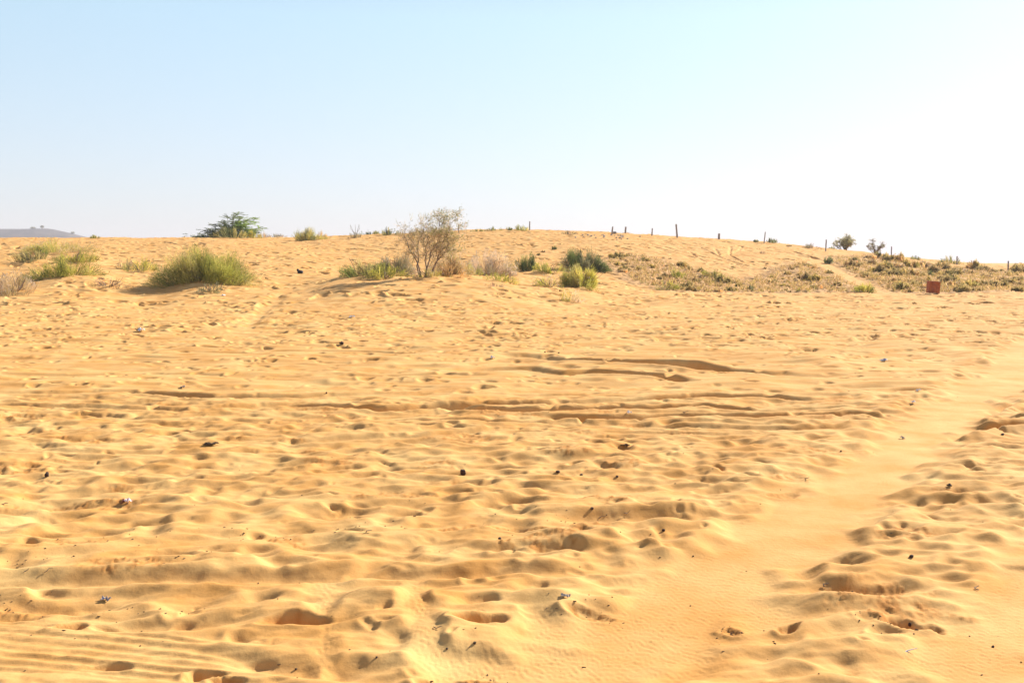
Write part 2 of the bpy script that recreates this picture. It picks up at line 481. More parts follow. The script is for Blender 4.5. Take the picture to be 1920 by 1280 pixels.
def rough_material(name, c1, c2, scale=8, bump=.4, rough=.85, metal=0.0, stretch=(1, 1, 1), c3=None):
    m, nt, N, L = new_mat(name)
    out = N.new('ShaderNodeOutputMaterial'); bs = N.new('ShaderNodeBsdfPrincipled'); L.new(bs.outputs[0], out.inputs[0])
    bs.inputs['Roughness'].default_value = rough; bs.inputs['Metallic'].default_value = metal
    tc = N.new('ShaderNodeTexCoord'); mp = N.new('ShaderNodeMapping'); mp.inputs['Scale'].default_value = stretch
    L.new(tc.outputs['Object'], mp.inputs[0])
    n = N.new('ShaderNodeTexNoise'); n.inputs['Scale'].default_value = scale; n.inputs['Detail'].default_value = 6; n.inputs['Roughness'].default_value = .65
    L.new(mp.outputs[0], n.inputs['Vector'])
    r = N.new('ShaderNodeValToRGB'); L.new(n.outputs[0], r.inputs[0])
    r.color_ramp.elements[0].position = .32; r.color_ramp.elements[0].color = (*c1, 1)
    r.color_ramp.elements[1].position = .68; r.color_ramp.elements[1].color = (*c2, 1)
    if c3:
        e = r.color_ramp.elements.new(.5); e.color = (*c3, 1)
    L.new(r.outputs[0], bs.inputs['Base Color'])
    b = N.new('ShaderNodeBump'); b.inputs['Strength'].default_value = bump; b.inputs['Distance'].default_value = .02
    L.new(n.outputs[0], b.inputs['Height']); L.new(b.outputs[0], bs.inputs['Normal'])
    return m


M_SAND = sand_material()
M_PLANT = plant_material('plant_stems', trans=.5)
M_LEAF = plant_material('plant_leaves', trans=.5)
M_WOOD = rough_material('dry_wood', (.13, .095, .07), (.29, .21, .15), 14, .5, stretch=(1, 1, .2))
M_STONEPOST = rough_material('grey_stone', (.20, .175, .16), (.34, .30, .27), 9, .5)
M_RUST = rough_material('rusty_steel', (.21, .050, .014), (.46, .13, .032), 7, .5, .8, 0.0, c3=(.33, .085, .024))
M_RUSTRIM_LIT = rough_material('rusty_lit_rim', (.30, .11, .07), (.46, .20, .13), 12, .3, .7)  # rust, paler and pinker: the lit top edge is put into its colour
M_DARKSTONE = rough_material('dark_brown_stone', (.022, .011, .007), (.07, .032, .020), 60, .6)
M_BLACK = rough_material('black_matter', (.004, .0035, .004), (.014, .010, .009), 30, .5, .6)
M_PALESTONE = rough_material('pale_stone', (.36, .30, .24), (.58, .50, .42), 14, .6)
M_DUNG = rough_material('dung', (.05, .028, .012), (.14, .075, .03), 60, .7)
M_WHITE = rough_material('white_plastic', (.70, .68, .66), (.86, .85, .84), 30, .15, .45)
M_PINK = rough_material('pinkish_wrapper', (.62, .40, .38), (.86, .76, .74), 45, .2, .35)
M_MAROON = rough_material('maroon_wrapper', (.16, .03, .04), (.30, .07, .07), 45, .2, .35)
M_BLUE = rough_material('blue_plastic', (.16, .20, .34), (.42, .47, .60), 45, .2, .4)
M_GREYBLUE = rough_material('grey_plastic', (.17, .16, .20), (.36, .34, .38), 45, .2, .45)
M_HILL = rough_material('far_hillside', (.035, .030, .026), (.17, .13, .10), .03, .0, .95, stretch=(1, 1, 2.5), c3=(.085, .068, .055))


# ------------------------------------------------------------------ mesh helpers
def add_obj(name, verts, quads=None, tris=None, mat=None, hue=None, parent=None, smooth=False):
    me = bpy.data.meshes.new(name)
    verts = np.asarray(verts, np.float32).reshape(-1, 3)
    quads = np.zeros((0, 4), np.int32) if quads is None else np.asarray(quads, np.int32).reshape(-1, 4)
    tris = np.zeros((0, 3), np.int32) if tris is None else np.asarray(tris, np.int32).reshape(-1, 3)
    me.vertices.add(len(verts)); me.vertices.foreach_set('co', verts.ravel())
    idx = np.concatenate([quads.ravel(), tris.ravel()])
    me.loops.add(len(idx)); me.loops.foreach_set('vertex_index', idx)
    nq, ntr = len(quads), len(tris)
    me.polygons.add(nq + ntr)
    me.polygons.foreach_set('loop_start', np.concatenate([np.arange(nq) * 4, nq * 4 + np.arange(ntr) * 3]).astype(np.int32))
    me.polygons.foreach_set('loop_total', np.concatenate([np.full(nq, 4), np.full(ntr, 3)]).astype(np.int32))
    me.polygons.foreach_set('use_smooth', np.full(nq + ntr, smooth))
    if hue is not None:
        a = me.color_attributes.new('hue', 'FLOAT_COLOR', 'POINT')
        a.data.foreach_set('color', np.concatenate([hue, np.ones((len(hue), 1))], 1).astype(np.float32).ravel())
    me.update(calc_edges=True); me.validate()
    if mat: me.materials.append(mat)
    o = bpy.data.objects.new(name, me); COL.objects.link(o)
    if parent is not None: o.parent = parent
    return o


def tag(o, label, cat, group=None, kind=None):
    if label: o['label'] = label
    if cat: o['category'] = cat
    if group: o['group'] = group
    if kind: o['kind'] = kind
    return o


def thing(name, loc, label, cat, group=None, rz=0.0):
    o = bpy.data.objects.new(name, None); COL.objects.link(o)
    o.empty_display_size = .2
    o.location = loc; o.rotation_euler = (0, 0, rz)
    return tag(o, label, cat, group)


class Mesh:
    def __init__(s):
        s.v, s.q, s.t, s.c, s.n = [], [], [], [], 0

    def add(s, v, q=None, t=None, c=None):
        v = np.asarray(v, float).reshape(-1, 3)
        if q is not None: s.q.append(np.asarray(q).reshape(-1, 4) + s.n)
        if t is not None: s.t.append(np.asarray(t).reshape(-1, 3) + s.n)
        s.v.append(v); s.n += len(v)
        s.c.append(np.broadcast_to(np.asarray(c if c is not None else (1, 1, 1), float), (len(v), 3)))

    def blades(s, P, w, c, g, tip=None):
        """P (n,K,3) centre lines, w (n,K) widths, c (n,3) colours -> ribbons"""
        n, K = P.shape[:2]
        t = P[:, -1] - P[:, 0]
        sd = np.cross(t, g.standard_normal((n, 3))); sd /= np.linalg.norm(sd, axis=1)[:, None] + 1e-9
        off = sd[:, None, :] * w[:, :, None] * .5
        V = np.stack([P - off, P + off], 2).reshape(-1, 3)
        b = (np.arange(n) * K * 2)[:, None] + (np.arange(K - 1) * 2)[None, :]
        q = np.stack([b, b + 1, b + 3, b + 2], -1).reshape(-1, 4)
        if tip is None:
            C_ = np.repeat(c, K * 2, 0)
        else:
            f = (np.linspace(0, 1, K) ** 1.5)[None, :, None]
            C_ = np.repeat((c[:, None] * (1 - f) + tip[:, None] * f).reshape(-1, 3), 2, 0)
        s.add(V, q, c=C_)

    def leaves(s, P, dirs, ln, wd, c, g):
        n = len(P)
        d = dirs / (np.linalg.norm(dirs, axis=1)[:, None] + 1e-9)
        sd = np.cross(d, g.standard_normal((n, 3))); sd /= np.linalg.norm(sd, axis=1)[:, None] + 1e-9
        ln = np.broadcast_to(ln, n)[:, None]; wd = np.broadcast_to(wd, n)[:, None]
        V = np.stack([P, P + d * ln * .5 - sd * wd * .5, P + d * ln, P + d * ln * .5 + sd * wd * .5], 1).reshape(-1, 3)
        b = np.arange(n) * 4
        s.add(V, np.stack([b, b + 1, b + 2, b + 3], -1), c=np.repeat(c, 4, 0))

    def tube(s, pts, rad, sides=6, c=None):
        p = np.asarray(pts, float); n = len(p)
        t = np.gradient(p, axis=0); t /= np.linalg.norm(t, axis=1)[:, None] + 1e-9
        up = np.array([.3, .2, 1.0]) if abs(t[0][2]) < .8 else np.array([1.0, .2, 0])
        a = np.cross(t, up); a /= np.linalg.norm(a, axis=1)[:, None] + 1e-9
        b = np.cross(t, a)
        an = np.arange(sides) / sides * 2 * math.pi
        V = p[:, None, :] + np.asarray(rad)[:, None, None] * (a[:, None, :] * np.cos(an)[None, :, None] + b[:, None, :] * np.sin(an)[None, :, None])
        i = np.arange(n - 1)[:, None] * sides; j = np.arange(sides)[None, :]; k = (j + 1) % sides
        q = np.stack([i + j, i + k, i + sides + k, i + sides + j], -1).reshape(-1, 4)
        s.add(V.reshape(-1, 3), q, c=c)

    def build(s, name, mat, parent=None, smooth=False):
        v = np.concatenate(s.v)
        return add_obj(name, v, np.concatenate(s.q) if s.q else None, np.concatenate(s.t) if s.t else None, mat, np.concatenate(s.c), parent, smooth)


# ------------------------------------------------------------------ plants
GREEN = [(.150, .150, .030), (.200, .185, .038), (.105, .115, .030), (.260, .230, .060)]
OLIVE = [(.16, .15, .05), (.21, .185, .065), (.12, .12, .05), (.26, .22, .09)]
GREY = [(.105, .100, .050), (.14, .13, .068), (.18, .16, .09), (.12, .115, .065)]
STRAW = [(.30, .225, .12), (.35, .265, .15), (.26, .195, .10), (.22, .18, .08)]
PINK = [(.34, .265, .19), (.39, .31, .23), (.29, .225, .15), (.24, .195, .11)]
LIME = [(.27, .25, .045), (.21, .205, .045), (.31, .265, .07), (.19, .175, .05)]
TAN = [(.22, .165, .075), (.26, .195, .095), (.19, .145, .065)]
DARK = [(.045, .060, .020), (.070, .085, .028), (.10, .12, .035), (.035, .045, .018)]
BROWN = [(.17, .115, .075), (.23, .155, .105), (.13, .095, .06), (.20, .155, .09)]


def pick(pal, n, g, jit=.18):
    p = 1.75 * np.array(pal)[g.integers(0, len(pal), n)]
    return p * (1 + g.normal(0, jit, (n, 1))).clip(.5, 1.6)


def broom(seed, w, h, n, pal, clumps=16, lean=.0, thick=.016, twigs=3, fluff=0, leafy=0, flat=.75, pal2=None, spread=1.0, gf=None):
    """tuft of curved stems in clumps that fan out from the root; returns a Mesh"""
    g = np.random.default_rng(seed); m = Mesh()
    ph = g.uniform(0, 2 * math.pi, clumps); rho = np.sqrt(g.uniform(.0, 1, clumps))
    lobe = 1 + .22 * np.sin(2 * ph + g.uniform(0, 6)) + .15 * np.sin(3 * ph + g.uniform(0, 6))
    ch = g.uniform(.62, 1.12, clumps)
    cc = pick(pal, clumps, g, .12)
    if pal2 is not None:
        k = g.random(clumps) < .4
        cc[k] = pick(pal2, int(k.sum()), g, .12)
    ci = g.integers(0, clumps, n)
    r = np.clip(rho[ci] + g.normal(0, .10, n), 0, 1.12); p = ph[ci] + g.normal(0, .16 / (.30 + rho[ci]), n)
    h = h * .93
    tip = np.stack([np.cos(p) * r * w * .44 * lobe[ci] * spread, np.sin(p) * r * w * .44 * lobe[ci] * spread, 1.08 * h * np.sqrt(np.clip(1 - flat * r * r, .05, 1)) * ch[ci] * g.uniform(.45, 1.0, n)], -1)
    tip[:, 0] += lean * h * g.uniform(.5, 1, n)
    base = tip * np.array([.68, .68, 0]) + g.normal(0, .035 * w, (n, 3)) * np.array([1, 1, 0]); base[:, 2] = -.05
    if gf is not None:
        tip[:, 2] += gf(tip[:, 0], tip[:, 1]); base[:, 2] += gf(base[:, 0], base[:, 1])
    mid = base * .45 + tip * .55; mid[:, 2] = base[:, 2] + (tip[:, 2] - base[:, 2]) * g.uniform(.50, .78, n); mid += g.normal(0, .03 * h, (n, 3))
    t = np.linspace(0, 1, 5)[None, :, None]
    P = base[:, None] * (1 - t) ** 2 + 2 * mid[:, None] * t * (1 - t) + tip[:, None] * t * t
    col = cc[ci] * (1 + g.normal(0, .15, (n, 1))).clip(.5, 1.6)
    W = thick * np.array([1, .95, .85, .65, .25])[None, :] * g.uniform(.7, 1.3, (n, 1))
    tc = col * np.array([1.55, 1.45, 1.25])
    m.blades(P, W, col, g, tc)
    dirs = P[:, -1] - P[:, 2]; dirs /= np.linalg.norm(dirs, axis=1)[:, None] + 1e-9
    for _ in range(twigs):
        a = g.uniform(.45, .98, n)
        k = np.minimum((a * 4).astype(int), 3); f = (a * 4 - k)[:, None]
        q = P[np.arange(n), k] * (1 - f) + P[np.arange(n), k + 1] * f
        dv = dirs + g.normal(0, .55, (n, 3)); dv[:, 2] += .1; dv /= np.linalg.norm(dv, axis=1)[:, None] + 1e-9
        ln = g.uniform(.09, .22, n)[:, None] * h
        T = np.stack([q, q + dv * ln * .55, q + dv * ln + np.array([0, 0, .02 * h])], 1)
        m.blades(T, thick * .75 * np.array([1, .8, .3])[None, :] * np.ones((n, 1)), col * g.uniform(1.0, 1.5, (n, 1)), g)
    if fluff:
        k = g.integers(0, n, fluff)
        q = P[k, -1] + g.normal(0, .025 * h, (fluff, 3))
        m.leaves(q, dirs[k] + g.normal(0, .6, (fluff, 3)), g.uniform(.05, .13, fluff) * max(h, .6), .028, np.array([(.52, .42, .32)]) * g.uniform(.75, 1.2, (fluff, 1)), g)
    if leafy:
        k = g.integers(0, n, leafy); a = g.uniform(.35, 1, leafy) * 4
        kk = np.minimum(a.astype(int), 3); f = (a - kk)[:, None]
        q = P[k, kk] * (1 - f) + P[k, kk + 1] * f + g.normal(0, .03 * h, (leafy, 3))
        m.leaves(q, g.normal(0, 1, (leafy, 3)) + np.array([0, 0, .4]), g.uniform(.04, .09, leafy), .035, col[k] * g.uniform(.8, 1.25, (leafy, 1)), g)
    return m


def root_stems(seed, w, h, n=9, r=.018):
    g = np.random.default_rng(seed); m = Mesh()
    for _ in range(n):
        a = g.uniform(0, 6.28); e = g.uniform(.35, 1.0)
        p = np.array([math.cos(a) * .05 * w, math.sin(a) * .05 * w, -.06]); pts = [p]
        for k in range(5):
            p = p + np.array([math.cos(a) * w * .055 * e, math.sin(a) * w * .055 * e, h * .12]) + g.normal(0, .02 * w, 3)
            pts.append(p)
        m.tube(pts, np.linspace(r, r * .35, 6), 5)
    return m


print('relief ready')
#@@SHRUBS@@
def place(u, v, wpx, hpx):
    x, y = hit(u, v)
    d = y * CT
    return x, y, wpx * d / F, hpx * d / F


# (px, py of the root, width px, height px, kind, name, category, label)
SHRUBS = [
    (390, 531, 176, 56, 'main', 'broom_shrub', 'shrub', 'big rounded yellow-green broom shrub, widest of the left bank, long shadow on its near side'),
    (398, 546, 66, 20, 'greyfront', 'low_shrub', 'shrub', 'low grey-green scrub sprawling at the front foot of the big broom shrub'),
    (60, 493, 70, 24, 'olive', 'low_shrub', 'shrub', 'dark olive shrub with a black shadowed underside on the upper left knoll'),
    (108, 474, 120, 26, 'palegrass', 'grass_clump', 'grass', 'wide feathery pale green grass clump topping the left knoll, seed heads above it'),
    (145, 492, 70, 26, 'fresh', 'grass_clump', 'grass', 'green and straw grass patch sloping down behind the bright green left shrub'),
    (118, 526, 104, 36, 'green', 'broom_shrub', 'shrub', 'bright green bushy shrub on the lower face of the left sand knoll'),
    (28, 555, 84, 42, 'pink', 'dry_grass_clump', 'grass', 'dry pinkish grass clump at the left edge of the photo, lowest on the bank'),
    (236, 506, 34, 24, 'greydry', 'low_shrub', 'shrub', 'grey half-dead little shrub leaning on a yellow-green tuft left of the big broom'),
    (266, 518, 56, 30, 'lime', 'broom_shrub', 'shrub', 'yellow-green tuft just left of the big broom shrub'),
    (205, 543, 62, 20, 'brown', 'dry_grass_clump', 'grass', 'flat brown withered clump on bare sand between the two left knolls'),
    (655, 522, 40, 20, 'olive', 'low_shrub', 'shrub', 'small olive shrub at the left end of the mound thicket'),
    (690, 522, 124, 38, 'olive', 'broom_shrub', 'shrub', 'olive green shrub with dark shaded foot, left of the bare tree'),
    (745, 521, 90, 48, 'greydry', 'dry_grass_clump', 'grass', 'grey-brown dry clump between the olive shrub and the bare tree'),
    (722, 523, 84, 32, 'fresh', 'grass_clump', 'grass', 'low green and straw clump tucked between olive shrub and grey-brown clump'),
    (806, 523, 70, 24, 'palegrass', 'grass_clump', 'grass', 'pale low grass around the foot of the bare tree'),
    (866, 522, 64, 30, 'strawrust', 'dry_grass_clump', 'grass', 'second rusty straw clump, farther right from the bare tree'),
    (838, 522, 78, 50, 'strawrust', 'dry_grass_clump', 'grass', 'rusty straw-coloured clump right beside the bare tree trunks'),
    (880, 519, 50, 32, 'palegrass', 'grass_clump', 'grass', 'pale green and white-tipped grass right of the rusty straw clump'),
    (918, 516, 112, 44, 'pink', 'dry_grass_clump', 'grass', 'fluffy pinkish dry grass clump in the middle of the mound, feathery top'),
    (940, 528, 70, 24, 'lime', 'grass_tuft', 'grass', 'bright yellow-green tuft trailing down in front of the fluffy pink clump'),
    (988, 511, 62, 36, 'olive', 'low_shrub', 'shrub', 'round olive shrub with dark centre between the pink clump and the grey broom'),
    (1025, 516, 64, 24, 'fresh', 'grass_clump', 'grass', 'low yellowish grass strip in front of the dark grey broom'),
    (1090, 508, 84, 44, 'greybroom', 'broom_shrub', 'shrub', 'dense dark grey-green broom standing behind the yellow-green broom'),
    (1086, 541, 96, 50, 'limebroom', 'broom_shrub', 'shrub', 'yellow-green broom at the right end of the mound with tips trailing right'),
    (1030, 541, 66, 26, 'palegrass', 'grass_clump', 'grass', 'thin pale grass left of the yellow-green broom'),
    (1058, 563, 66, 26, 'trail', 'grass_tuft', 'grass', 'sprawling half-dry runner grass lowest on the mound, green tip pointing right'),
    (925, 538, 40, 10, 'brown', 'grass_tuft', 'grass', 'scrappy little brown tuft on the mound face below the lime tuft'),
    (436, 447, 48, 22, 'olive', 'low_shrub', 'shrub', 'olive brown shrub in front of the dark feathery tree on the left crest'),
    (472, 447, 34, 14, 'lime', 'grass_tuft', 'grass', 'yellow tuft at the right foot of the dark feathery tree'),
    (495, 445, 20, 12, 'strawrust', 'grass_tuft', 'grass', 'tan little tuft on the crest between the feathery tree and the lime bush'),
    (520, 441, 32, 9, 'greydry', 'low_shrub', 'shrub', 'grey low shrub on the crest left of the lime bush'),
    (576, 451, 52, 22, 'limebroom', 'broom_shrub', 'shrub', 'round vivid yellow-green bush alone on the left crest'),
    (603, 446, 20, 15, 'strawrust', 'grass_tuft', 'grass', 'tan tuft touching the right side of the vivid crest bush'),
    (667, 448, 26, 12, 'greydry', 'low_shrub', 'shrub', 'small crest shrub with a thin bare sprig rising above it'),
    (696, 440, 40, 12, 'olive', 'low_shrub', 'shrub', 'left of two olive shrubs on the crest left of the bare tree'),
    (727, 441, 36, 12, 'olive', 'low_shrub', 'shrub', 'right of two olive shrubs on the crest left of the bare tree'),
    (785, 440, 24, 9, 'fresh', 'low_shrub', 'shrub', 'small green crest shrub seen left of the bare tree top'),
    (826, 440, 36, 16, 'limebroom', 'low_shrub', 'shrub', 'green crest shrub seen through the bare tree top'),
    (925, 432, 30, 8, 'olive', 'low_shrub', 'shrub', 'flat olive shrub at the highest point of the crest'),
    (895, 433, 22, 5, 'olive', 'low_shrub', 'shrub', 'tiny flat shrub left of the highest point of the crest'),
    (955, 432, 12, 7, 'olive', 'low_shrub', 'shrub', 'smallest crest shrub between flat olive one and the first post'),
    (978, 434, 26, 13, 'fresh', 'low_shrub', 'shrub', 'fresh green crest shrub touching the leftmost fence post'),
    (1066, 438, 34, 7, 'greydry', 'dry_grass_clump', 'grass', 'reddish grey withered clump on the crest right of the leftmost post'),
    (177, 447, 16, 7, 'fresh', 'low_shrub', 'shrub', 'little green bush peeking over the left crest beside the far hill'),
    (1039, 467, 16, 9, 'olive', 'grass_tuft', 'grass', 'single tuft alone on the dune face above the grey broom'),
    (1172, 437, 20, 4, 'strawrust', 'grass_tuft', 'grass', 'thin straw tuft at the foot of the second short post'),
    (1447, 455, 22, 9, 'olive', 'low_shrub', 'shrub', 'green crest shrub right of the thin leaning post'),
    (1418, 455, 12, 6, 'olive', 'low_shrub', 'shrub', 'tiny crest shrub left of the thin leaning post'),
    (1520, 466, 26, 12, 'greydry', 'low_shrub', 'shrub', 'grey shrub left of the post at the end of the open dune'),
    (1560, 467, 18, 7, 'olive', 'low_shrub', 'shrub', 'dark low shrub just left of the round grey-green bush'),
    (1428, 476, 14, 6, 'brown', 'grass_tuft', 'grass', 'dark brown tuft alone on open sand under the thin leaning post'),
    (1781, 494, 34, 16, 'olive', 'low_shrub', 'shrub', 'round dark green shrub on the skyline left of the second-last post'),
    (1716, 488, 30, 12, 'olive', 'low_shrub', 'shrub', 'green skyline shrub right of the post on the scrub bank'),
    (1408, 546, 20, 15, 'greybroom', 'low_shrub', 'shrub', 'round dark ball-shaped shrub at the edge of the sand plain'),
    (1505, 549, 44, 7, 'lime', 'grass_tuft', 'grass', 'vivid yellow-green flat strip of grass at the edge of the sand plain'),
    (1252, 543, 60, 20, 'fresh', 'low_shrub', 'shrub', 'green shrub at the foot of the dune, nearest the plain'),
    (1270, 522, 36, 20, 'green', 'low_shrub', 'shrub', 'bright green shrub mid-slope above the green foot shrub'),
    (1335, 522, 50, 18, 'fresh', 'low_shrub', 'shrub', 'spreading green shrub below the churned wheel marks on the dune'),
    (1620, 549, 50, 22, 'green', 'low_shrub', 'shrub', 'green shrub beside the lower end of the double wheel track'),
    (1822, 537, 26, 14, 'lime', 'low_shrub', 'shrub', 'yellow-green shrub right of the rusty box'),
    (1745, 519, 16, 16, 'greybroom', 'low_shrub', 'shrub', 'grey-blue round shrub straight above the rusty box'),
    (1553, 492, 22, 18, 'greybroom', 'low_shrub', 'shrub', 'dark grey shrub at the upper right edge of the double wheel track'),
]
KIND = {  # palette, second palette, clumps, stems, thick, twigs, fluff, leafy, lean, flat
    'main': (GREEN, OLIVE, 60, 2100, .013, 3, 0, 1600, 0, .88), 'green': (GREEN, LIME, 22, 900, .016, 3, 0, 900, 0, .9),
    'greyfront': (GREY, OLIVE, 14, 500, .013, 3, 0, 500, 0, .9), 'olive': (OLIVE, DARK, 14, 620, .017, 3, 0, 500, 0, .9),
    'palegrass': (LIME, STRAW, 26, 700, .012, 1, 500, 0, .05, .9), 'fresh': (GREEN, LIME, 16, 520, .016, 2, 0, 250, 0, .9),
    'pink': (PINK, STRAW, 22, 900, .011, 2, 900, 0, .05, .9), 'greydry': (GREY, BROWN, 18, 640, .013, 3, 150, 0, 0, .9),
    'lime': (LIME, GREEN, 14, 480, .015, 2, 0, 200, .2, .9), 'brown': (BROWN, STRAW, 12, 380, .013, 3, 60, 0, -.1, .9),
    'strawrust': (STRAW, [(.30, .20, .085), (.25, .17, .08)], 20, 720, .012, 2, 350, 0, 0, .9),
    'greybroom': (GREY, DARK, 18, 1300, .015, 2, 0, 0, 0, .9), 'limebroom': (LIME, OLIVE, 22, 1000, .015, 2, 60, 300, .12, .9),
    'trail': (LIME, PINK, 12, 340, .013, 2, 60, 0, .55, .9),
}
spots = []
for i, (u, v, wp, hp, kind, *_r) in enumerate(SHRUBS):
    x, y, w, h = place(u, v, wp, hp)
    spots.append((x, y, w, h))
    if y < 60 and w > 1.2:
        BERMS.append((x, y + .1 * w, w * .42, min(.16 * h, .2)))
_bx, _by = hit(1749, 551); BERMS += [(_bx - .1, _by - .25, .45, .07), (_bx + .4, _by + .1, .3, .09)]
TX, TY, _, _ = place(793, 523, 10, 10)

# -------- scrub on the right-hand slopes: positions first, the soil takes their litter
POLY1 = [(1130, 486), (1190, 478), (1250, 490), (1300, 508), (1400, 528), (1440, 510), (1500, 494), (1550, 505), (1640, 548), (1400, 551), (1250, 545), (1180, 522)]
POLY2 = [(1560, 479), (1620, 479), (1700, 492), (1760, 499), (1920, 508), (2150, 513), (2150, 549), (1680, 547), (1610, 515), (1548, 488)]
TRACK = [(1420, 468), (1470, 474), (1535, 488), (1570, 507), (1612, 527), (1650, 546)]


def inside(p, poly):
    x, y = p; c = False
    for (ax, ay), (bx, by) in zip(poly, poly[1:] + poly[:1]):
        if (ay > y) != (by > y) and x < (bx - ax) * (y - ay) / (by - ay) + ax:
            c = not c
    return c


def trackdist(p):
    best = 1e9
    for a, b in zip(TRACK[:-1], TRACK[1:]):
        dx, dy = b[0] - a[0], b[1] - a[1]
        t = min(1, max(0, ((p[0] - a[0]) * dx + (p[1] - a[1]) * dy) / (dx * dx + dy * dy)))
        best = min(best, math.hypot(p[0] - a[0] - t * dx, p[1] - a[1] - t * dy))
    return best


gs = np.random.default_rng(77)


def in_poly(poly, n, mind, taken):
    us = [p[0] for p in poly]; vs = [p[1] for p in poly]; out = []
    for _ in range(n * 60):
        p = (gs.uniform(min(us), max(us)), gs.uniform(min(vs), max(vs)))
        if inside(p, poly) and trackdist(p) > 12 and all(abs(p[0] - q[0]) * .6 + abs(p[1] - q[1]) * 1.6 > mind for q in taken):
            out.append(p); taken.append(p)
            if len(out) == n: break
    return out


taken = [(s[0], s[1]) for s in SHRUBS] + [(1750, 547)]
scrub = [(p, 1) for p in in_poly(POLY1, 72, 8.5, taken)] + [(p, 2) for p in in_poly(POLY2, 150, 7.5, taken)]
scrub += [((u, v), 3) for u, v in [(1150, 470), (1010, 478), (1018, 473), (1255, 487), (1168, 478), (1205, 478), (1375, 500), (1435, 505), (1480, 462), (1418, 515)]]
scrub_xy = [hit(*p) for p, _ in scrub]
fine = []
for poly, n in ((POLY1, 800), (POLY2, 2100)):
    us = [p[0] for p in poly]; vs = [p[1] for p in poly]; k = 0
    while k < n:
        p = (gs.uniform(min(us), max(us)), gs.uniform(min(vs), max(vs)))
        if inside(p, poly) and trackdist(p) > 11:
            fine.append(hit(*p)); k += 1
lit = np.zeros_like(LC.H)
for (x, y) in scrub_xy + fine:
    i, j = int((x - LC.x0) / LC.res), int((y - LC.y0) / LC.res)
    if 0 <= i < LC.nx and 0 <= j < LC.ny: lit[j, i] += 1
lit = LC.blur(lit, .55)
LC.strip(px(*TRACK), .8, .5, .06, .6)
LITTER = np.clip(lit / .0045, 0, 1) ** .9 * .62 * (1 - LC.S)
LC.H += LITTER * .05 * LC.noise(.3, 1.6, .6, 55)

# ------------------------------------------------------------------ the ground sheet
tt = np.concatenate([-np.geomspace(3.2, .62, 60), np.arange(-.6, .6001, .00108), np.geomspace(.62, 3.2, 60)])
rows = list(np.arange(-2.3, 3.0, .12)); yv = 3.0
while yv < 126:
    rows.append(yv); yv += min(max(.0027 * yv, .0095), .105)
while yv < 5200:
    rows.append(yv); yv *= 1.05
rows = np.array(rows)
Xg = (rows[:, None] + 2.5) * tt[None, :]; Yg = np.repeat(rows[:, None], len(tt), 1)
xf, yf = Xg.ravel(), Yg.ravel()
Zg = height(xf, yf)
nr, nc = len(rows), len(tt)
base = (np.arange(nr - 1)[:, None] * nc + np.arange(nc - 1)[None, :]).ravel()
quads = np.stack([base, base + 1, base + nc + 1, base + nc], -1)
ground = add_obj('ground', np.stack([xf, yf, Zg], -1), quads, None, M_SAND, None, None, True)
tag(ground, 'rippled golden desert sand trampled by feet and wheels, rising to a dune crest', 'sand', None, 'structure')
S_, D_ = detail(xf, yf, 'S'), detail(xf, yf, 'D')
L_ = np.where((yf > 31) & (yf < 126), LC.sample(LITTER, xf, np.clip(yf, 30.1, 125.8)), 0) * sstep(31, 34, yf)
L_ = np.where(np.abs(xf) < 79, L_, 0)
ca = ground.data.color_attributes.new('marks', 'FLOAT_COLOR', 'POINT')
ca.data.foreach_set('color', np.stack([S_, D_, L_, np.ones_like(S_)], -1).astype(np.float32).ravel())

# ------------------------------------------------------------------ shrubs
for i, (u, v, wp, hp, kind, name, cat, label) in enumerate(SHRUBS):
    x, y, w, h = spots[i]
    pal, pal2, cl, n, th, tw, fl, lf, lean, fla = KIND[kind]
    far = max(1.0, (y / 45) ** 1.0)
    sz = np.clip(w * h / 3.0, .12, 1.3) / far ** .5
    n2 = max(110, int(n * sz))
    if y > 80: w *= 1.35; h *= 1.2
    elif u < 300: w *= 1.3; h *= 1.15
    else: w *= 1.08; h *= 1.18 if u == 390 else .97
    m = broom(500 + i, w, h, n2, pal, cl, lean, th * far ** .8, max(tw, 3), int(fl * sz), int((lf * 1.8 + 150) * sz), fla, pal2, 1.0, (lambda a, b, x=x, y=y: height(x + a, y + b) - hz(x, y)) if y < 60 else None)
    z = hz(x, y) - .02
    if w > 1.5 and y < 62:
        r = thing(name, (x, y, z), label, cat)
        m.build('foliage', M_PLANT, r)
        root_stems(900 + i, w, h, 11).build('stem', M_WOOD, r)
    else:
        o = m.build(name, M_PLANT); o.location = (x, y, z); tag(o, label, cat)
    if kind == 'greydry' and u == 667:
        g = np.random.default_rng(3); s = Mesh()
        for k in range(5):
            a = g.uniform(-.5, .5)
            s.tube([(0, 0, 0), (a * .4, 0, .5), (a * .8 + g.normal(0, .05), .05, .9), (a * 1.2, 0, 1.25)], [.02, .018, .014, .008], 4)
        s.build('sprig', M_WOOD, o)


# ------------------------------------------------------------------ the bare multi-stemmed tree
def grow(m, p, d, ln, rad, depth, g, tips, up=.15, wob=.22, col=None):
    pts = [np.array(p)]; d = np.array(d, float); n = 5
    for k in range(n):
        d = d + g.normal(0, wob, 3) + np.array([0, 0, up * .3]); d /= np.linalg.norm(d)
        pts.append(pts[-1] + d * ln / n)
    m.tube(pts, np.linspace(rad, rad * .62, n + 1), 6 if rad > .02 else 4)
    if depth == 0:
        tips.append((pts[-1], d)); return
    for k in range(int(g.integers(2, 4)) + (1 if depth > 2 else 0)):
        a = pts[int(g.integers(2, n + 1))]
        nd = d + g.normal(0, .55, 3); nd[2] += up; nd /= np.linalg.norm(nd)
        grow(m, a, nd, ln * g.uniform(.55, .9), rad * .55, depth - 1, g, tips, up, wob)
    tips.append((pts[-1], d))


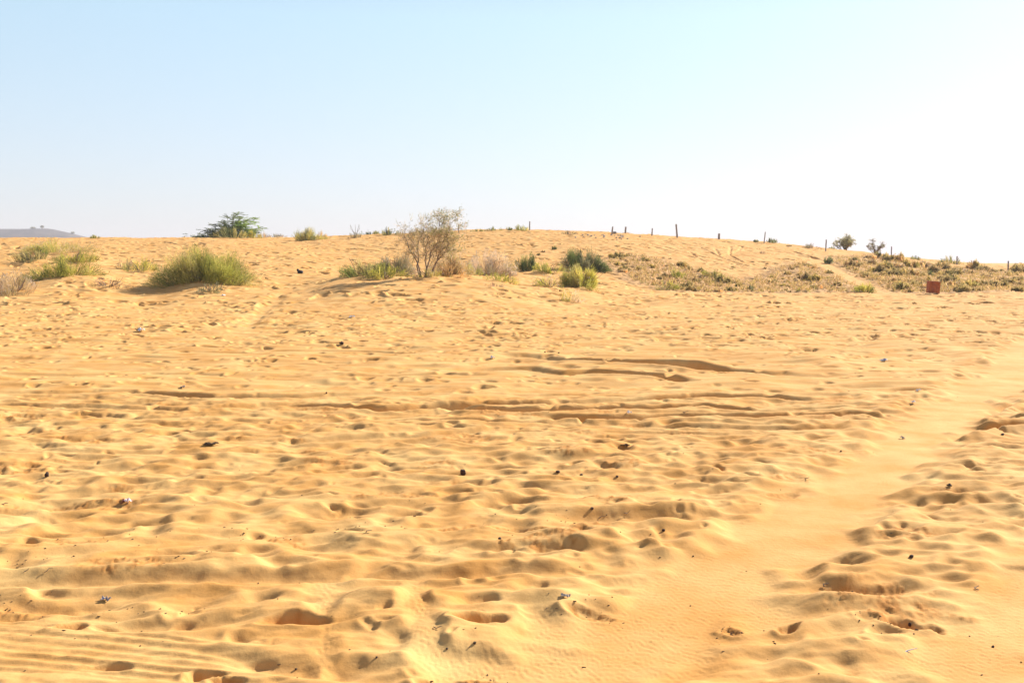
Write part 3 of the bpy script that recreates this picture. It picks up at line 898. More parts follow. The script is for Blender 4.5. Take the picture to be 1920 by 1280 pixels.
g = np.random.default_rng(42)
tree = thing('bare_tree', (TX, TY, hz(TX, TY) - .05), 'thin open multi-stemmed desert tree with sparse leaves, tallest plant on the mound', 'tree')
pxm = TY * CT / F
wood = Mesh(); tips = []
# main stems traced in the tree's own plane: offsets in metres from its root
stems = [[(-6, 0), (-12, 28), (-10, 52), (-14, 74), (-6, 96), (2, 112)], [(4, 0), (12, 30), (20, 58), (34, 80), (40, 104), (42, 128)], [(16, 0), (28, 26), (36, 52), (48, 78), (60, 98), (66, 116)], [(10, 0), (32, 34), (52, 58), (62, 78)], [(-4, 0), (-14, 34), (-26, 58), (-34, 78)], [(8, 0), (8, 40), (6, 66), (16, 88)]]
for si, s in enumerate(stems):
    dy = g.uniform(-.5, .5)
    pts = [np.array([a * .8 * pxm, dy * k / len(s), b * .83 * pxm]) + g.normal(0, .02, 3) for k, (a, b) in enumerate(s)]
    fin = [pts[0]]
    for a, b in zip(pts[:-1], pts[1:]):
        fin += [a * .5 + b * .5 + g.normal(0, .03, 3), b]
    wood.tube(fin, np.linspace(.034, .011, len(fin)), 7)
    for k in range(2, len(fin)):
        for _ in range(2 if k % 2 else 1):
            d = (fin[k] - fin[k - 1]); d = d / np.linalg.norm(d) * .7 + g.normal(0, .6, 3) + np.array([0, 0, .25])
            d /= np.linalg.norm(d)
            grow(wood, fin[k], d, g.uniform(.26, .52), .010, 2, g, tips, .08, .25)
wood.build('trunk', M_WOOD, tree)
leafm = Mesh(); tw = Mesh()
TP = np.array([t[0] for t in tips]); TDv = np.array([t[1] for t in tips])
hgt = TP[:, 2] / (120 * pxm)
for k in range(len(TP)):
    right = TP[k, 0] / (70 * pxm)
    dens = 2 + int(11 * sstep(.68, .95, hgt[k]) * (right > .15)) + int(6 * (right > .65) * (hgt[k] < .75))
    q = TP[k] + g.normal(0, .09, (dens, 3))
    pal = OLIVE if hgt[k] < .7 else [(.17, .17, .09), (.22, .21, .11), (.14, .14, .08)]
    if hgt[k] < .62 and right < .6: pal = PINK + BROWN
    leafm.leaves(q, g.normal(0, 1, (dens, 3)) + TDv[k] * .8, g.uniform(.05, .12, dens), .03, pick(pal, dens, g), g)
    nb = 8 if hgt[k] < .75 else 5
    dv = TDv[k] + g.normal(0, .6, (nb, 3)); dv /= np.linalg.norm(dv, axis=1)[:, None]
    T = TP[k] + np.stack([dv * 0, dv * .09, dv * g.uniform(.14, .34, (nb, 1))], 1)
    tw.blades(T, np.array([.010, .009, .005])[None, :] * np.ones((nb, 1)), 1.15 * pick(PINK + STRAW + OLIVE + PINK, nb, g), g)
leafm.build('leaves', M_LEAF, tree)
tw.build('twig', M_PLANT, tree)

# ------------------------------------------------------------------ feathery dark tree on the left crest
KX, KY = hit(432, 446)
KY += 1.5
kz = z_of(447, KY)
k_px = KY * CT / F
mes = thing('feathery_tree', (KX * KY / (KY - 1.5), KY, kz - .25), 'dark green feathery spreading tree on the left dune crest', 'tree')
g = np.random.default_rng(8)
wd, lf = Mesh(), Mesh()
TIPS = [(-58, 4), (-48, 9), (-40, 14), (-30, 18), (-24, 26), (-14, 30), (-10, 40), (2, 44), (12, 46), (24, 41), (34, 38), (42, 30), (46, 20), (40, 12), (28, 26), (16, 34), (4, 30), (-4, 22), (-18, 14), (10, 20), (22, 14), (34, 18), (-34, 8), (48, 10), (0, 12), (-10, 10), (-52, 2), (30, 6)]
for (a, b) in TIPS:
    dy = g.normal(0, 1.1)
    tip = np.array([a * k_px, dy, b * k_px + .2]); root = np.array([g.normal(0, .15), g.normal(0, .15), 0])
    mid = tip * np.array([.4, .4, .62]) + g.normal(0, .12, 3)
    t = np.linspace(0, 1, 7)[:, None]
    P = root * (1 - t) ** 2 + 2 * mid * t * (1 - t) + tip * t * t
    wd.tube(P, np.linspace(.055, .012, 7), 5)
    light = sstep(-5, 40, a) * sstep(5, 25, b)  # sunlit upper right of the crown put into the leaf colours
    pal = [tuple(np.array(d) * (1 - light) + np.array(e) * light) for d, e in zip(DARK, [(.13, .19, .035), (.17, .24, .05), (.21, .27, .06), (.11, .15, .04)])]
    ns = 32
    out = np.array([math.copysign(1, a) * .9, 0, .12])
    st = P[g.integers(3, 7, ns)] + g.normal(0, [.30, .35, .08], (ns, 3))
    dv = out + g.normal(0, [.4, .7, .15], (ns, 3)); dv /= np.linalg.norm(dv, axis=1)[:, None]
    ln = g.uniform(.35, .8, (ns, 1))
    T = np.stack([st, st + dv * ln * .5 + np.array([0, 0, .03]), st + dv * ln + np.array([0, 0, -.07])], 1)
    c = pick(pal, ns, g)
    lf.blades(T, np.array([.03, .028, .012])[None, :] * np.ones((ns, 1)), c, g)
    for f in np.linspace(.15, .95, 7):          # leaflets along each spray
        q = st + dv * ln * f
        for s_ in (-1, 1):
            sdv = np.stack([-dv[:, 1], dv[:, 0], 0 * dv[:, 0]], 1) * s_ + dv * .5 + g.normal(0, .3, (ns, 3))
            lf.leaves(q, sdv, .15, .055, c * g.uniform(.8, 1.2, (ns, 1)), g)
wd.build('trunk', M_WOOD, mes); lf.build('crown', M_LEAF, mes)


# ------------------------------------------------------------------ two small trees on the right skyline
def skyline_tree(name, u, v, wp, hp, label, dens, pal, seed, stems_n):
    x, y, w, h = place(u, v, wp, hp)
    r = thing(name, (x, y, hz(x, y) - .08), label, 'tree'); g = np.random.default_rng(seed)
    wd, lf = Mesh(), Mesh()
    for k in range(stems_n):
        a = g.uniform(0, 6.28); rr = math.sqrt(g.uniform(.03, 1))
        tip = np.array([math.cos(a) * rr * w / 2, math.sin(a) * rr * w / 2, h * math.sqrt(max(.12, 1 - .75 * rr * rr)) * g.uniform(.75, 1.05)])
        mid = tip * np.array([.35, .35, .55]) + g.normal(0, .06 * w, 3); t = np.linspace(0, 1, 6)[:, None]
        P = np.array([g.normal(0, .04 * w), g.normal(0, .04 * w), 0]) * (1 - t) ** 2 + 2 * mid * t * (1 - t) + tip * t * t
        wd.tube(P, np.linspace(.05, .015, 6), 5)
        for j in range(3, 6):
            for _ in range(5):
                d = g.normal(0, 1, 3) * np.array([1, 1, .7]) + np.array([0, 0, .3]); d /= np.linalg.norm(d)
                e = P[j] + d * g.uniform(.18, .42)
                wd.tube([P[j], P[j] * .5 + e * .5 + g.normal(0, .03, 3), e], [.016, .014, .008], 4)
                nl = int(dens)
                lf.leaves(P[j] + (e - P[j]) * g.uniform(.3, 1.1, (nl, 1)) + g.normal(0, .05, (nl, 3)), g.normal(0, 1, (nl, 3)), g.uniform(.07, .14, nl), .05, pick(pal, nl, g), g)
    wd.build('trunk', M_WOOD, r); lf.build('crown', M_LEAF, r)


skyline_tree('small_tree', 1584, 464, 42, 30, 'round grey-green little tree, larger of two on the right skyline', 12, [tuple(1.5 * np.array(c)) for c in GREY + OLIVE], 61, 20)
skyline_tree('small_tree', 1641, 474, 32, 29, 'sparse twiggy little tree right of the round grey-green one on the skyline', 4, [tuple(1.5 * np.array(c)) for c in GREY], 62, 12)

# ------------------------------------------------------------------ scrub copies
PROTO = [
    ('olive_scrub', 'olive scrub bush', OLIVE, DARK, 1.0, .62, 0, 500), ('grey_scrub', 'grey-green scrub bush', GREY, OLIVE, 1.0, .66, 0, 500),
    ('green_scrub', 'fresh green scrub bush', GREEN, OLIVE, 1.0, .55, 0, 450), ('straw_tuft', 'straw-coloured dry tuft', STRAW, BROWN, 1.0, .55, 200, 0),
    ('brown_scrub', 'brown withered scrub bush', BROWN, GREY, 1.0, .5, 0, 250), ('grey_scrub', 'grey-green scrub bush', GREY, BROWN, 1.0, .75, 60, 350),
    ('olive_scrub', 'olive scrub bush', OLIVE, STRAW, 1.0, .5, 60, 350), ('green_scrub', 'fresh green scrub bush', GREEN, STRAW, 1.0, .7, 0, 350),
]
meshes = []
for k, (nm, lb, pa, pb, w, h, fl, lfn) in enumerate(PROTO):
    soft = lambda P_: [tuple((.58 * np.array(c) + .42 * np.array(TAN[i_ % 3]) + .012) * np.array([1.12, 1.02, .85])) for i_, c in enumerate(P_)]
    pa, pb = soft(pa), soft(pb)
    o = broom(2000 + k, w, h * .8, 260, pa, 14, 0, .030, 3, fl, int(lfn * 2.2), .93, pb).build(nm, M_PLANT)
    meshes.append(o)
used = set()
WEI = {1: [.2, .15, .2, .2, .1, .05, .1, .0], 2: [.17, .22, .1, .15, .12, .1, .09, .05], 3: [.3, .2, .1, .2, .2, 0, 0, 0]}
for (p, zone), (x, y) in zip(scrub, scrub_xy):
    k = int(gs.choice(8, p=np.array(WEI[zone]) / sum(WEI[zone])))
    if k in used:
        o = meshes[k].copy(); COL.objects.link(o)
    else:
        o = meshes[k]; used.add(k)
    wpx_ = gs.uniform(12, 30) if zone == 1 else (gs.uniform(14, 40) if zone == 2 else gs.uniform(8, 14))
    if gs.random() < .12: wpx_ *= 1.3
    s = wpx_ * y / F
    o.location = (x, y, hz(x, y) - .03); o.rotation_euler = (0, 0, gs.uniform(0, 6.28)); o.scale = (s, s, s * gs.uniform(.6, 1.1))
    lb = PROTO[k][1]
    if zone == 3: lb = 'stray ' + lb + ' alone on the open dune face'
    elif zone == 1:
        lb += ' left of the double wheel track' + (', low beside the plain' if p[1] > 528 else (', at the upper edge' if p[1] < 503 else ', mid-slope'))
    else:
        near = abs(p[0] - 1750) < 45 and p[1] > 505
        lb += ' just behind the rusty box' if near else ' on the bank ' + ('between wheel track and rusty box' if p[0] < 1750 else 'past the rusty box') + (', on its skyline' if p[1] < 500 else (', at its foot' if p[1] > 530 else ', mid-bank'))
    tag(o, lb, 'bush', lb)
for k, o in enumerate(meshes):
    if k not in used: bpy.data.objects.remove(o)

gm = Mesh(); g = np.random.default_rng(91)
F_ = np.array(fine); zf = height(F_[:, 0], F_[:, 1])
for rep in range(9):
    q = np.stack([F_[:, 0], F_[:, 1], zf], 1) + g.normal(0, [.12, .12, 0], (len(F_), 3))
    d = g.normal(0, [.14, .14, .03], (len(F_), 3)); d[:, 2] = g.uniform(.08, .30, len(F_))
    c = pick(TAN + OLIVE + TAN + STRAW + PINK, len(F_), g) * np.array([1.15, 1.0, .78])
    P = np.stack([q - np.array([0, 0, .03]), q + d * .6, q + d + np.array([0, 0, -.03])], 1)
    gm.blades(P, np.array([.028, .024, .010])[None, :] * np.ones((len(F_), 1)), c, g)
o = gm.build('dry_grass', M_PLANT); tag(o, 'thin dry grass and litter growing between the scrub bushes', 'grass', None, 'stuff')


# ------------------------------------------------------------------ fence posts
def post(u, vb, vt, wp, lean, label, seed, thick=.8):
    x, y = hit(u, vb)
    s = y * CT / F
    h, w = (vb - vt) * s, wp * s
    g = np.random.default_rng(seed); z = hz(x, y)
    n = 7; m = Mesh(); V = []
    prof = [(-1, -.7), (-.8, -1), (.8, -1), (1, -.75), (1, .9), (.75, 1), (-.8, 1), (-1, .75)]
    for k in range(n):
        f = k / (n - 1)
        cx = lean * f * h + g.normal(0, .04) * w
        for (a, b) in prof:
            V.append((cx + a * w / 2 * (1 - .12 * f) * (1 + g.normal(0, .05)), b * w / 2 * thick * (1 + g.normal(0, .06)), -.25 + (h + .25) * f + (g.normal(0, .06) * w if k == n - 1 else 0)))
    q = [[k * 8 + j, k * 8 + (j + 1) % 8, (k + 1) * 8 + (j + 1) % 8, (k + 1) * 8 + j] for k in range(n - 1) for j in range(8)]
    top = (n - 1) * 8
    q += [[top, top + 1, top + 2, top + 3], [top, top + 3, top + 4, top + 7], [top + 7, top + 4, top + 5, top + 6]]
    m.add(V, q); o = m.build('fence_post', M_STONEPOST); o.location = (x, y, z); o.rotation_euler = (0, 0, g.uniform(-.4, .4))
    tag(o, label, 'post', 'old fence posts along the dune crest')


post(993, 432, 416, 2.2, .02, 'leftmost thin post, upright beside a green shrub on the highest crest', 1)
post(860, 436, 420, 2.0, .0, 'thin post half hidden behind the top of the bare tree', 2)
post(1147, 439, 424, 3.0, .12, 'short stout post leaning right with a broken stone slab at its foot', 3)
post(1172, 437, 424, 3.0, .10, 'short post right of the one with the broken slab, standing in straw', 4)
post(1222, 443, 428, 2.4, .06, 'thin upright post between the two short posts and the tallest post', 5)
post(1270, 446, 420, 3.4, -.10, 'tallest post of the line, leaning left', 6)
post(1348, 450, 439, 4.2, .02, 'shortest and thickest post, a stump on the bare crest', 7)
post(1432, 457, 436, 2.0, .12, 'thin post leaning right with a brown tuft at its foot', 8)
post(1548, 471, 449, 2.2, .03, 'thin post on sand left of the round skyline tree', 9)
post(1671, 484, 463, 2.0, .0, 'thin upright post between twiggy tree and round shrub on the scrub bank', 10)
post(1794, 496, 480, 2.2, .0, 'pale upright post right of the round dark skyline shrub', 11)
post(1890, 508, 491, 2.4, .0, 'rightmost post, standing low among the scrub', 12)


# ------------------------------------------------------------------ stones and debris
def rock_mesh(seed, sx, sy, sz, rough=.22, box=.5):
    g = np.random.default_rng(seed); n, k = 12, 8
    V, q = [], []
    a = g.uniform(0, 6.28, 8); fr = g.integers(1, 4, 8)
    for i in range(k + 1):
        th = math.pi * i / k
        for j in range(n):
            p = 2 * math.pi * j / n
            d = np.array([math.sin(th) * math.cos(p), math.sin(th) * math.sin(p), math.cos(th)])
            d = np.sign(d) * np.abs(d) ** (1 - .45 * box)
            r = 1 + rough * sum(math.sin(fr[m] * p + (m + 1) * th + a[m]) for m in range(4)) / 3
            V.append(d * r * np.array([sx, sy, sz]) / 2)
    for i in range(k):
        for j in range(n):
            q.append([i * n + j, i * n + n + j, i * n + n + (j + 1) % n, i * n + (j + 1) % n])
    m = Mesh(); m.add(V, q); return m


def stone(u, v, wp, hp, mat, label, seed, name='stone', cat='stone', group=None, box=.5, rough=.22, sink=.22, lift=0.0):
    x, y = hit(u, v, height)
    s = (y * CT + EYE * ST) / F
    w, h = wp * s, hp * s
    o = rock_mesh(seed, w, w * .9, h * (1 + sink), rough, box).build(name, mat, None, True)
    o.location = (x, y, hz(x, y) + h * (.5 - sink * .5) + lift); o.rotation_euler = (0, 0, seed * 1.7)
    return tag(o, label, cat, group)


stone(88, 894, 8, 9, M_DARKSTONE, 'upright dark brown egg-shaped stone near the left edge of the sand', 1, box=.2)
stone(868, 890, 10, 9, M_DARKSTONE, 'dark red-brown block-like stone on a sand ridge in the middle of the plain', 2, box=.9, rough=.1)
stone(1862, 1214, 5, 4, M_DARKSTONE, 'tiny dark pebble alone on smooth sand at the lower right', 3)
stone(1709, 1045, 8, 5, M_DARKSTONE, 'dark flat pebble in the trampled sand at the right', 4)
stone(1577, 847, 3, 3, M_DARKSTONE, 'tiny dark pebble at the left rim of the smooth wheel path', 5)
stone(1706, 1173, 6, 6, M_DARKSTONE, 'black pebble between two fresh footprints at the lower right', 6)
stone(641, 646, 8, 4, M_DARKSTONE, 'dark pair-like clod on the flat sand left of the middle', 7, rough=.5)
stone(612, 738, 3, 3, M_DARKSTONE, 'tiny black pebble left of the long shaded rut', 8)
stone(1046, 887, 8, 4, M_DARKSTONE, 'reddish brown flat clod right of the block-like stone', 9)
stone(1090, 891, 6, 3, M_DARKSTONE, 'small brown clod right of the reddish flat clod', 10)
stone(1157, 897, 5, 3, M_DARKSTONE, 'small dark clod, rightmost of three in a loose row mid-plain', 11)
stone(1110, 957, 7, 4, M_DUNG, 'brown clod on the lip of the long shaded rut at centre', 12)
stone(1244, 995, 6, 4, M_DARKSTONE, 'dark pebble on the rim of the big triangular hollow', 13)
stone(937, 1011, 6, 4, M_DARKSTONE, 'dark chip on the rim of a deep hollow below the middle', 14)
stone(1022, 661, 3, 2, M_DARKSTONE, 'left of two black pebbles above the long shaded ridge', 15)
stone(1048, 662, 3, 2, M_DARKSTONE, 'right of two black pebbles above the long shaded ridge', 16)
stone(1880, 815, 6, 3, M_DARKSTONE, 'dark chip on the rutted sand at the right edge', 17)
stone(838, 1222, 4, 3, M_DARKSTONE, 'dark speck stone beside a footprint below the middle', 18)
stone(706, 1240, 4, 3, M_DARKSTONE, 'dark pebble under the crossing tyre bands at the bottom', 19)
stone(890, 1212, 6, 4, M_DUNG, 'brown crumb on a smooth drift at the bottom middle', 20)
stone(555, 1256, 5, 3, M_DUNG, 'brown crumb on the long rut at the bottom', 21)
stone(1300, 1045, 3, 2, M_DARKSTONE, 'tiny dark pebble left of the smooth wheel path', 22)

# lump with a knob (dark object alone below the crest)
x, y = hit(563, 513, height); s = y * CT / F
lump = thing('debris_lump', (x, y, hz(x, y)), 'small black lump with a round knob, alone on open sand above the wheel mark', 'debris')
b = rock_mesh(31, 11 * s, 8 * s, 7 * s, .15, .2).build('body', M_BLACK, lump, True); b.location = (0, 0, 2.6 * s)
k = rock_mesh(32, 5 * s, 5 * s, 5.5 * s, .12, .1).build('knob', M_BLACK, lump, True); k.location = (-4.2 * s, 0, 6.2 * s)

# pale stones strewn under the broken-slab post
g = np.random.default_rng(55)
for k in range(26):
    u = g.normal(1135, 26); v = 441 + abs(g.normal(0, 3.0)) + max(0, (u - 1150) * .03)
    stone(u, v, g.uniform(2, 4.5), g.uniform(1.2, 2.2), M_PALESTONE, 'small pale stone strewn on the crest sand under the leaning stout post', 200 + k, 'rubble_stone', 'stone', 'pale stones strewn under the crest posts', .9)
stone(1153, 438, 7, 4, M_STONEPOST, 'grey broken slab lying against the leaning stout post', 240, 'broken_slab', 'stone', None, .8, .2)


# crumpled litter: thin but solid sheets
def scrap(u, v, wp, hp, mat, label, seed, name='plastic_scrap', mat2=None):
    x, y = hit(u, v, height); s = (y * CT + EYE * ST) / F
    g = np.random.default_rng(seed); nx, ny = 12, 9; w = wp * s; d = w * .6; h = hp * s
    V = np.zeros((2, ny, nx, 3))
    ph = g.uniform(0, 6.28, 6)
    for j in range(ny):
        for i in range(nx):
            a, c = i / (nx - 1) - .5, j / (ny - 1) - .5
            z = h * (.45 + .4 * math.sin(7 * a + ph[0] + 3 * c) * math.cos(6 * c + ph[1]) + .25 * math.sin(15 * a + 9 * c + ph[2])) * (1 - 1.6 * max(abs(a), abs(c)) ** 2)
            for t in (0, 1):
                V[t, j, i] = (a * w * (1 + .2 * math.sin(5 * c + ph[3])), c * d * (1 + .25 * math.sin(6 * a + ph[4])), z - t * .0015)
    idx = np.arange(2 * nx * ny).reshape(2, ny, nx); q = []
    for j in range(ny - 1):
        for i in range(nx - 1):
            q.append([idx[0, j, i], idx[0, j, i + 1], idx[0, j + 1, i + 1], idx[0, j + 1, i]]); q.append([idx[1, j, i], idx[1, j + 1, i], idx[1, j + 1, i + 1], idx[1, j, i + 1]])
    for j in range(ny - 1):
        for i in (0, nx - 1): q.append([idx[0, j, i], idx[0, j + 1, i], idx[1, j + 1, i], idx[1, j, i]])
    for i in range(nx - 1):
        for j in (0, ny - 1): q.append([idx[0, j, i], idx[1, j, i], idx[1, j, i + 1], idx[0, j, i + 1]])
    m = Mesh(); m.add(V.reshape(-1, 3), q)
    o = m.build(name, mat, None, False); o.location = (x, y, hz(x, y) + .006); o.rotation_euler = (g.normal(0, .12), g.normal(0, .12), g.uniform(-.5, .5))
    if mat2:
        o.data.materials.append(mat2)
        for p_ in o.data.polygons:
            if p_.center.x < -.08 * w: p_.material_index = 1
    return tag(o, label, 'litter')


scrap(236, 945, 18, 10, M_PINK, 'pinkish white crumpled wrapper with a maroon end on the left sand', 41, 'crumpled_wrapper', M_MAROON)
scrap(262, 621, 16, 7, M_WHITE, 'white and dark crumpled plastic on the far left sand below the knolls', 42, 'crumpled_wrapper', M_BLACK)
scrap(1180, 777, 9, 7, M_WHITE, 'small white plastic bit in the rutted sand right of the middle', 43)
scrap(1657, 677, 14, 6, M_BLUE, 'blue and white plastic scrap on the far right sand', 44, 'plastic_scrap', M_WHITE)
scrap(198, 1129, 16, 8, M_GREYBLUE, 'grey-blue plastic scrap in a hollow at the lower left', 45)
scrap(660, 595, 10, 5, M_WHITE, 'pale plastic bit on the mound face below the thicket', 46)
scrap(418, 555, 8, 4, M_WHITE, 'white speck of plastic in front of the big broom shrub', 47)
scrap(461, 529, 8, 5, M_WHITE, 'white plastic bit at the right foot of the big broom shrub', 48)
scrap(1722, 733, 7, 4, M_WHITE, 'white plastic bit on the shaded rut at the far right', 49)
scrap(1712, 757, 8, 5, M_WHITE, 'white plastic bit just below another, in the far right ruts', 50)
scrap(1692, 823, 9, 5, M_PALESTONE, 'pale paper bit on the smooth wheel path', 51)
scrap(1060, 1121, 16, 6, M_PALESTONE, 'pale flake above the crumbled footprint near the bottom middle', 52)
scrap(1780, 913, 10, 5, M_BLACK, 'thin black flake lying on the sand at the right', 53, 'black_flake')
scrap(395, 836, 26, 6, M_DUNG, 'ragged brown scrap of dry dung and leaf in the left sand', 54, 'dung_scrap')
scrap(343, 727, 9, 5, M_GREYBLUE, 'grey plastic bit in the rutted sand at the left', 55)
scrap(923, 672, 9, 5, M_WHITE, 'white plastic bit in the shade of the long rut at centre', 56)
scrap(1172, 837, 16, 4, M_DUNG, 'withered leafy scrap in a hollow right of the middle', 57, 'leaf_scrap')


# sticks
def stick(u, v, lpx, ang, rad, mat, label, seed, name='twig', fork=True, cat='twig'):
    x, y = hit(u, v, height); s = (y * CT + EYE * ST) / F; g = np.random.default_rng(seed); L = lpx * s
    z = hz(x, y)
    m = Mesh(); c, n = math.cos(ang), math.sin(ang)
    P = [np.array([c * L * t, n * L * t, rad * 1.2 + .006 * math.sin(3 * t)]) + g.normal(0, .004, 3) for t in (-.5, -.2, .1, .5)]
    m.tube(P, [rad, rad * .95, rad * .8, rad * .5], 6)
    if fork:
        m.tube([P[0], P[0] + np.array([c * L * .3, n * L * .3 - L * .22, .002])], [rad * .7, rad * .35], 5)
    o = m.build(name, mat, None, True); o.location = (x, y, z + .004)
    return tag(o, label, cat)


stick(1708, 1224, 24, .18, .0028, M_WHITE, 'white forked straw lying on smooth sand at the lower right', 1, 'white_straw', True, 'straw')
stick(1550, 1103, 12, .2, .003, M_WOOD, 'curled sprig on the sand right of the wide shaded trough', 2, 'sprig')
stick(1830, 1104, 12, 1.0, .003, M_WOOD, 'forked dry sprig right of the wide shaded trough', 3, 'sprig')
stick(1176, 968, 13, .5, .002, M_WOOD, 'short dry twig sticking across the long shaded rut', 4)
stick(1128, 970, 10, .2, .002, M_WOOD, 'forked dry twig left of another in the long shaded rut', 5)
stick(690, 1000, 14, .5, .003, M_WOOD, 'pale forked twig on a ridge left of the middle', 6)
stick(50, 1074, 9, .3, .002, M_WOOD, 'left of two dark twigs on the long smooth ridge at lower left', 7)
stick(92, 1072, 9, .4, .002, M_WOOD, 'right of two dark twigs on the long smooth ridge at lower left', 8)
stick(1512, 898, 12, -.8, .003, M_WOOD, 'thin twig standing at the rim of the smooth path', 9)
stick(8, 948, 14, .4, .004, M_WOOD, 'dark twig at the left edge of the sand', 10)
stick(822, 1180, 20, -.25, .002, M_WOOD, 'thin dark rootlet curling over a smooth drift near the bottom', 11, 'rootlet')
stick(1285, 775, 10, .2, .004, M_WOOD, 'small dark twig beside the white plastic bit in the ruts', 12)

# uncountable crumbs and chaff
g = np.random.default_rng(66); cm = Mesh()
clus = [(300, 1045, 90, 6), (75, 1045, 40, 6), (20, 1130, 30, 12), (230, 1010, 60, 8), (440, 1000, 60, 8), (960, 980, 50, 12), (1090, 1135, 50, 14), (1100, 970, 70, 8), (905, 1265, 25, 10), (1365, 1170, 20, 6), (1660, 1165, 40, 10), (260, 1143, 60, 8), (640, 990, 60, 10), (1190, 572, 60, 10), (1210, 560, 30, 14), (1430, 565, 40, 8), (800, 660, 60, 6), (100, 615, 120, 20), (1050, 605, 200, 20), (1500, 600, 250, 25)]
pts = []
for (u, v, su, sv) in clus:
    for _ in range(17): pts.append((g.normal(u, su), g.normal(v, sv)))
for _ in range(200): pts.append((g.uniform(-40, 1960), 560 + 720 * g.random() ** 1.3))
UV = np.array(pts)
dcl = EYE / np.tan(np.arctan((UV[:, 1] - 640) / F) + TH)
for _ in range(1):
    X_ = (UV[:, 0] - 960) / F * (dcl * CT + EYE * ST)
Z_ = height(X_, dcl)
for x, y, z in zip(X_, dcl, Z_):
    r = g.uniform(.0016, .0052) * (1 + y / 25)
    k = rock_mesh(int(g.integers(1e6)), r * g.uniform(1.2, 3.2), r, r * .8, .35)
    V = k.v[0]; a = g.uniform(0, 6.28); c, n = math.cos(a), math.sin(a)
    V = V @ np.array([[c, n, 0], [-n, c, 0], [0, 0, 1]]) + np.array([x, y, z + r * .25])
    cm.add(V, k.q[0])
o = cm.build('sand_litter', M_DUNG); tag(o, 'tiny dark crumbs, chaff and droppings scattered over the sand', 'litter', None, 'stuff')

# ------------------------------------------------------------------ rusty box
bx, by = hit(1749, 551)
s = by * CT / F
W_, H_, D_ = 20.0 * s, 21.0 * s, 16 * s
box = thing('rusty_box', (bx, by, hz(bx, by) + .07), 'rust-red dented metal box standing alone where the sand plain meets the scrub', 'box', None, R(6))
box.rotation_euler = (0, R(3.0), R(-7))
g = np.random.default_rng(12)
n, mlt = 14, 10
m = Mesh(); V = []
# perimeter loop rings, panel faces dished and creased
per = []
for i in range(n): per.append((-.5 + i / n, -.5))
for i in range(mlt): per.append((.5, -.5 + i / mlt))
for i in range(n): per.append((.5 - i / n, .5))
for i in range(mlt): per.append((-.5, .5 - i / mlt))
K = len(per); NR = 13
topz = lambda a: H_ * (1 + .045 * math.sin(3 * a + 1) - .10 * (a + .5))
for r_ in range(NR):
    f = r_ / (NR - 1)
    for (a, b) in per:
        dent = .02 * math.sin(5 * a + 7 * f) * math.sin(6 * f + 2 * b) - .035 * math.exp(-((f - .80) / .05) ** 2) * (a > 0) - .02 * math.exp(-((f - .42) / .05) ** 2)
        ed = (1 - (2 * abs(a)) ** 6) if abs(b) == .5 else (1 - (2 * abs(b)) ** 6)
        k = 1 + dent * ed + .012 * f
        V.append((a * W_ * (1 + .02 * f) * (k if abs(a) == .5 else 1), b * D_ * (k if abs(b) == .5 else 1), f * topz(a) - .04 * (1 - f)))
q = [[r_ * K + j, r_ * K + (j + 1) % K, (r_ + 1) * K + (j + 1) % K, (r_ + 1) * K + j] for r_ in range(NR - 1) for j in range(K)]
m.add(V, q); m.build('body', M_RUST, box)
ring = [np.array([a * W_ * 1.02, b * D_ * 1.02, topz(a)]) for a, b in per] + [np.array([per[0][0] * W_ * 1.02, per[0][1] * D_ * 1.02, topz(per[0][0])])]
m = Mesh(); m.tube(ring, np.full(len(ring), .018), 6); m.build('rim', M_RUSTRIM_LIT, box)
lid = Mesh(); LV, lq = [], []
for j in range(9):
    for i in range(9):
        a, b = i / 8 - .5, j / 8 - .5
        LV.append((a * W_ * .99, b * D_ * .99, topz(a) - .02 + .018 * math.sin(7 * a + 3) * math.cos(5 * b)))
for j in range(8):
    for i in range(8): lq.append([j * 9 + i, j * 9 + i + 1, j * 9 + i + 10, j * 9 + i + 9])
lid.add(LV, lq); lid.build('lid', M_RUSTRIM_LIT, box)
foot = Mesh(); foot.tube([(-W_ * .42, -D_ * .52, .05), (-W_ * .43, -D_ * .54, -.05)], [.03, .022], 6); foot.build('foot', M_RUST, box)

# ------------------------------------------------------------------ far hill
HD = 1250.0
HU = [-900, -700, -420, -220, -60, 20, 70, 105, 130, 155, 190, 260, 340]
HV = [475, 456, 438, 424, 428, 428, 427, 433, 439, 445, 451, 466, 482]
uu = np.linspace(-900, 340, 150); dd = np.linspace(-260, 260, 41)
hv = pchip(HU, HV, uu)
ridge = z_of(hv, HD) + 14
V = []
g = np.random.default_rng(4); pa = g.uniform(0, 6.28, 8)
for b in dd:
    f = math.exp(-(b / 110) ** 2)
    for u, z in zip(uu, ridge):
        xx = (u - 960) / F * HD
        w = sum(math.sin(xx * .013 * (k + 1) + b * .017 * (k + .6) + pa[k]) / (k + 1) for k in range(6))
        V.append((xx, HD + b + 30 + w * 4, -14 + z * f * (1 + .04 * w * (1 - f) * 3) + (w * .5 * (1 - f))))
nu = len(uu)
q = [[j * nu + i, j * nu + i + 1, (j + 1) * nu + i + 1, (j + 1) * nu + i] for j in range(len(dd) - 1) for i in range(nu - 1)]
hill = add_obj('hill', V, q, None, M_HILL, None, None, True)
tag(hill, 'low grey-purple hill fading in haze beyond the left crest', 'hill', None, 'structure')
HV_ = np.array(V).reshape(len(dd), nu, 3)
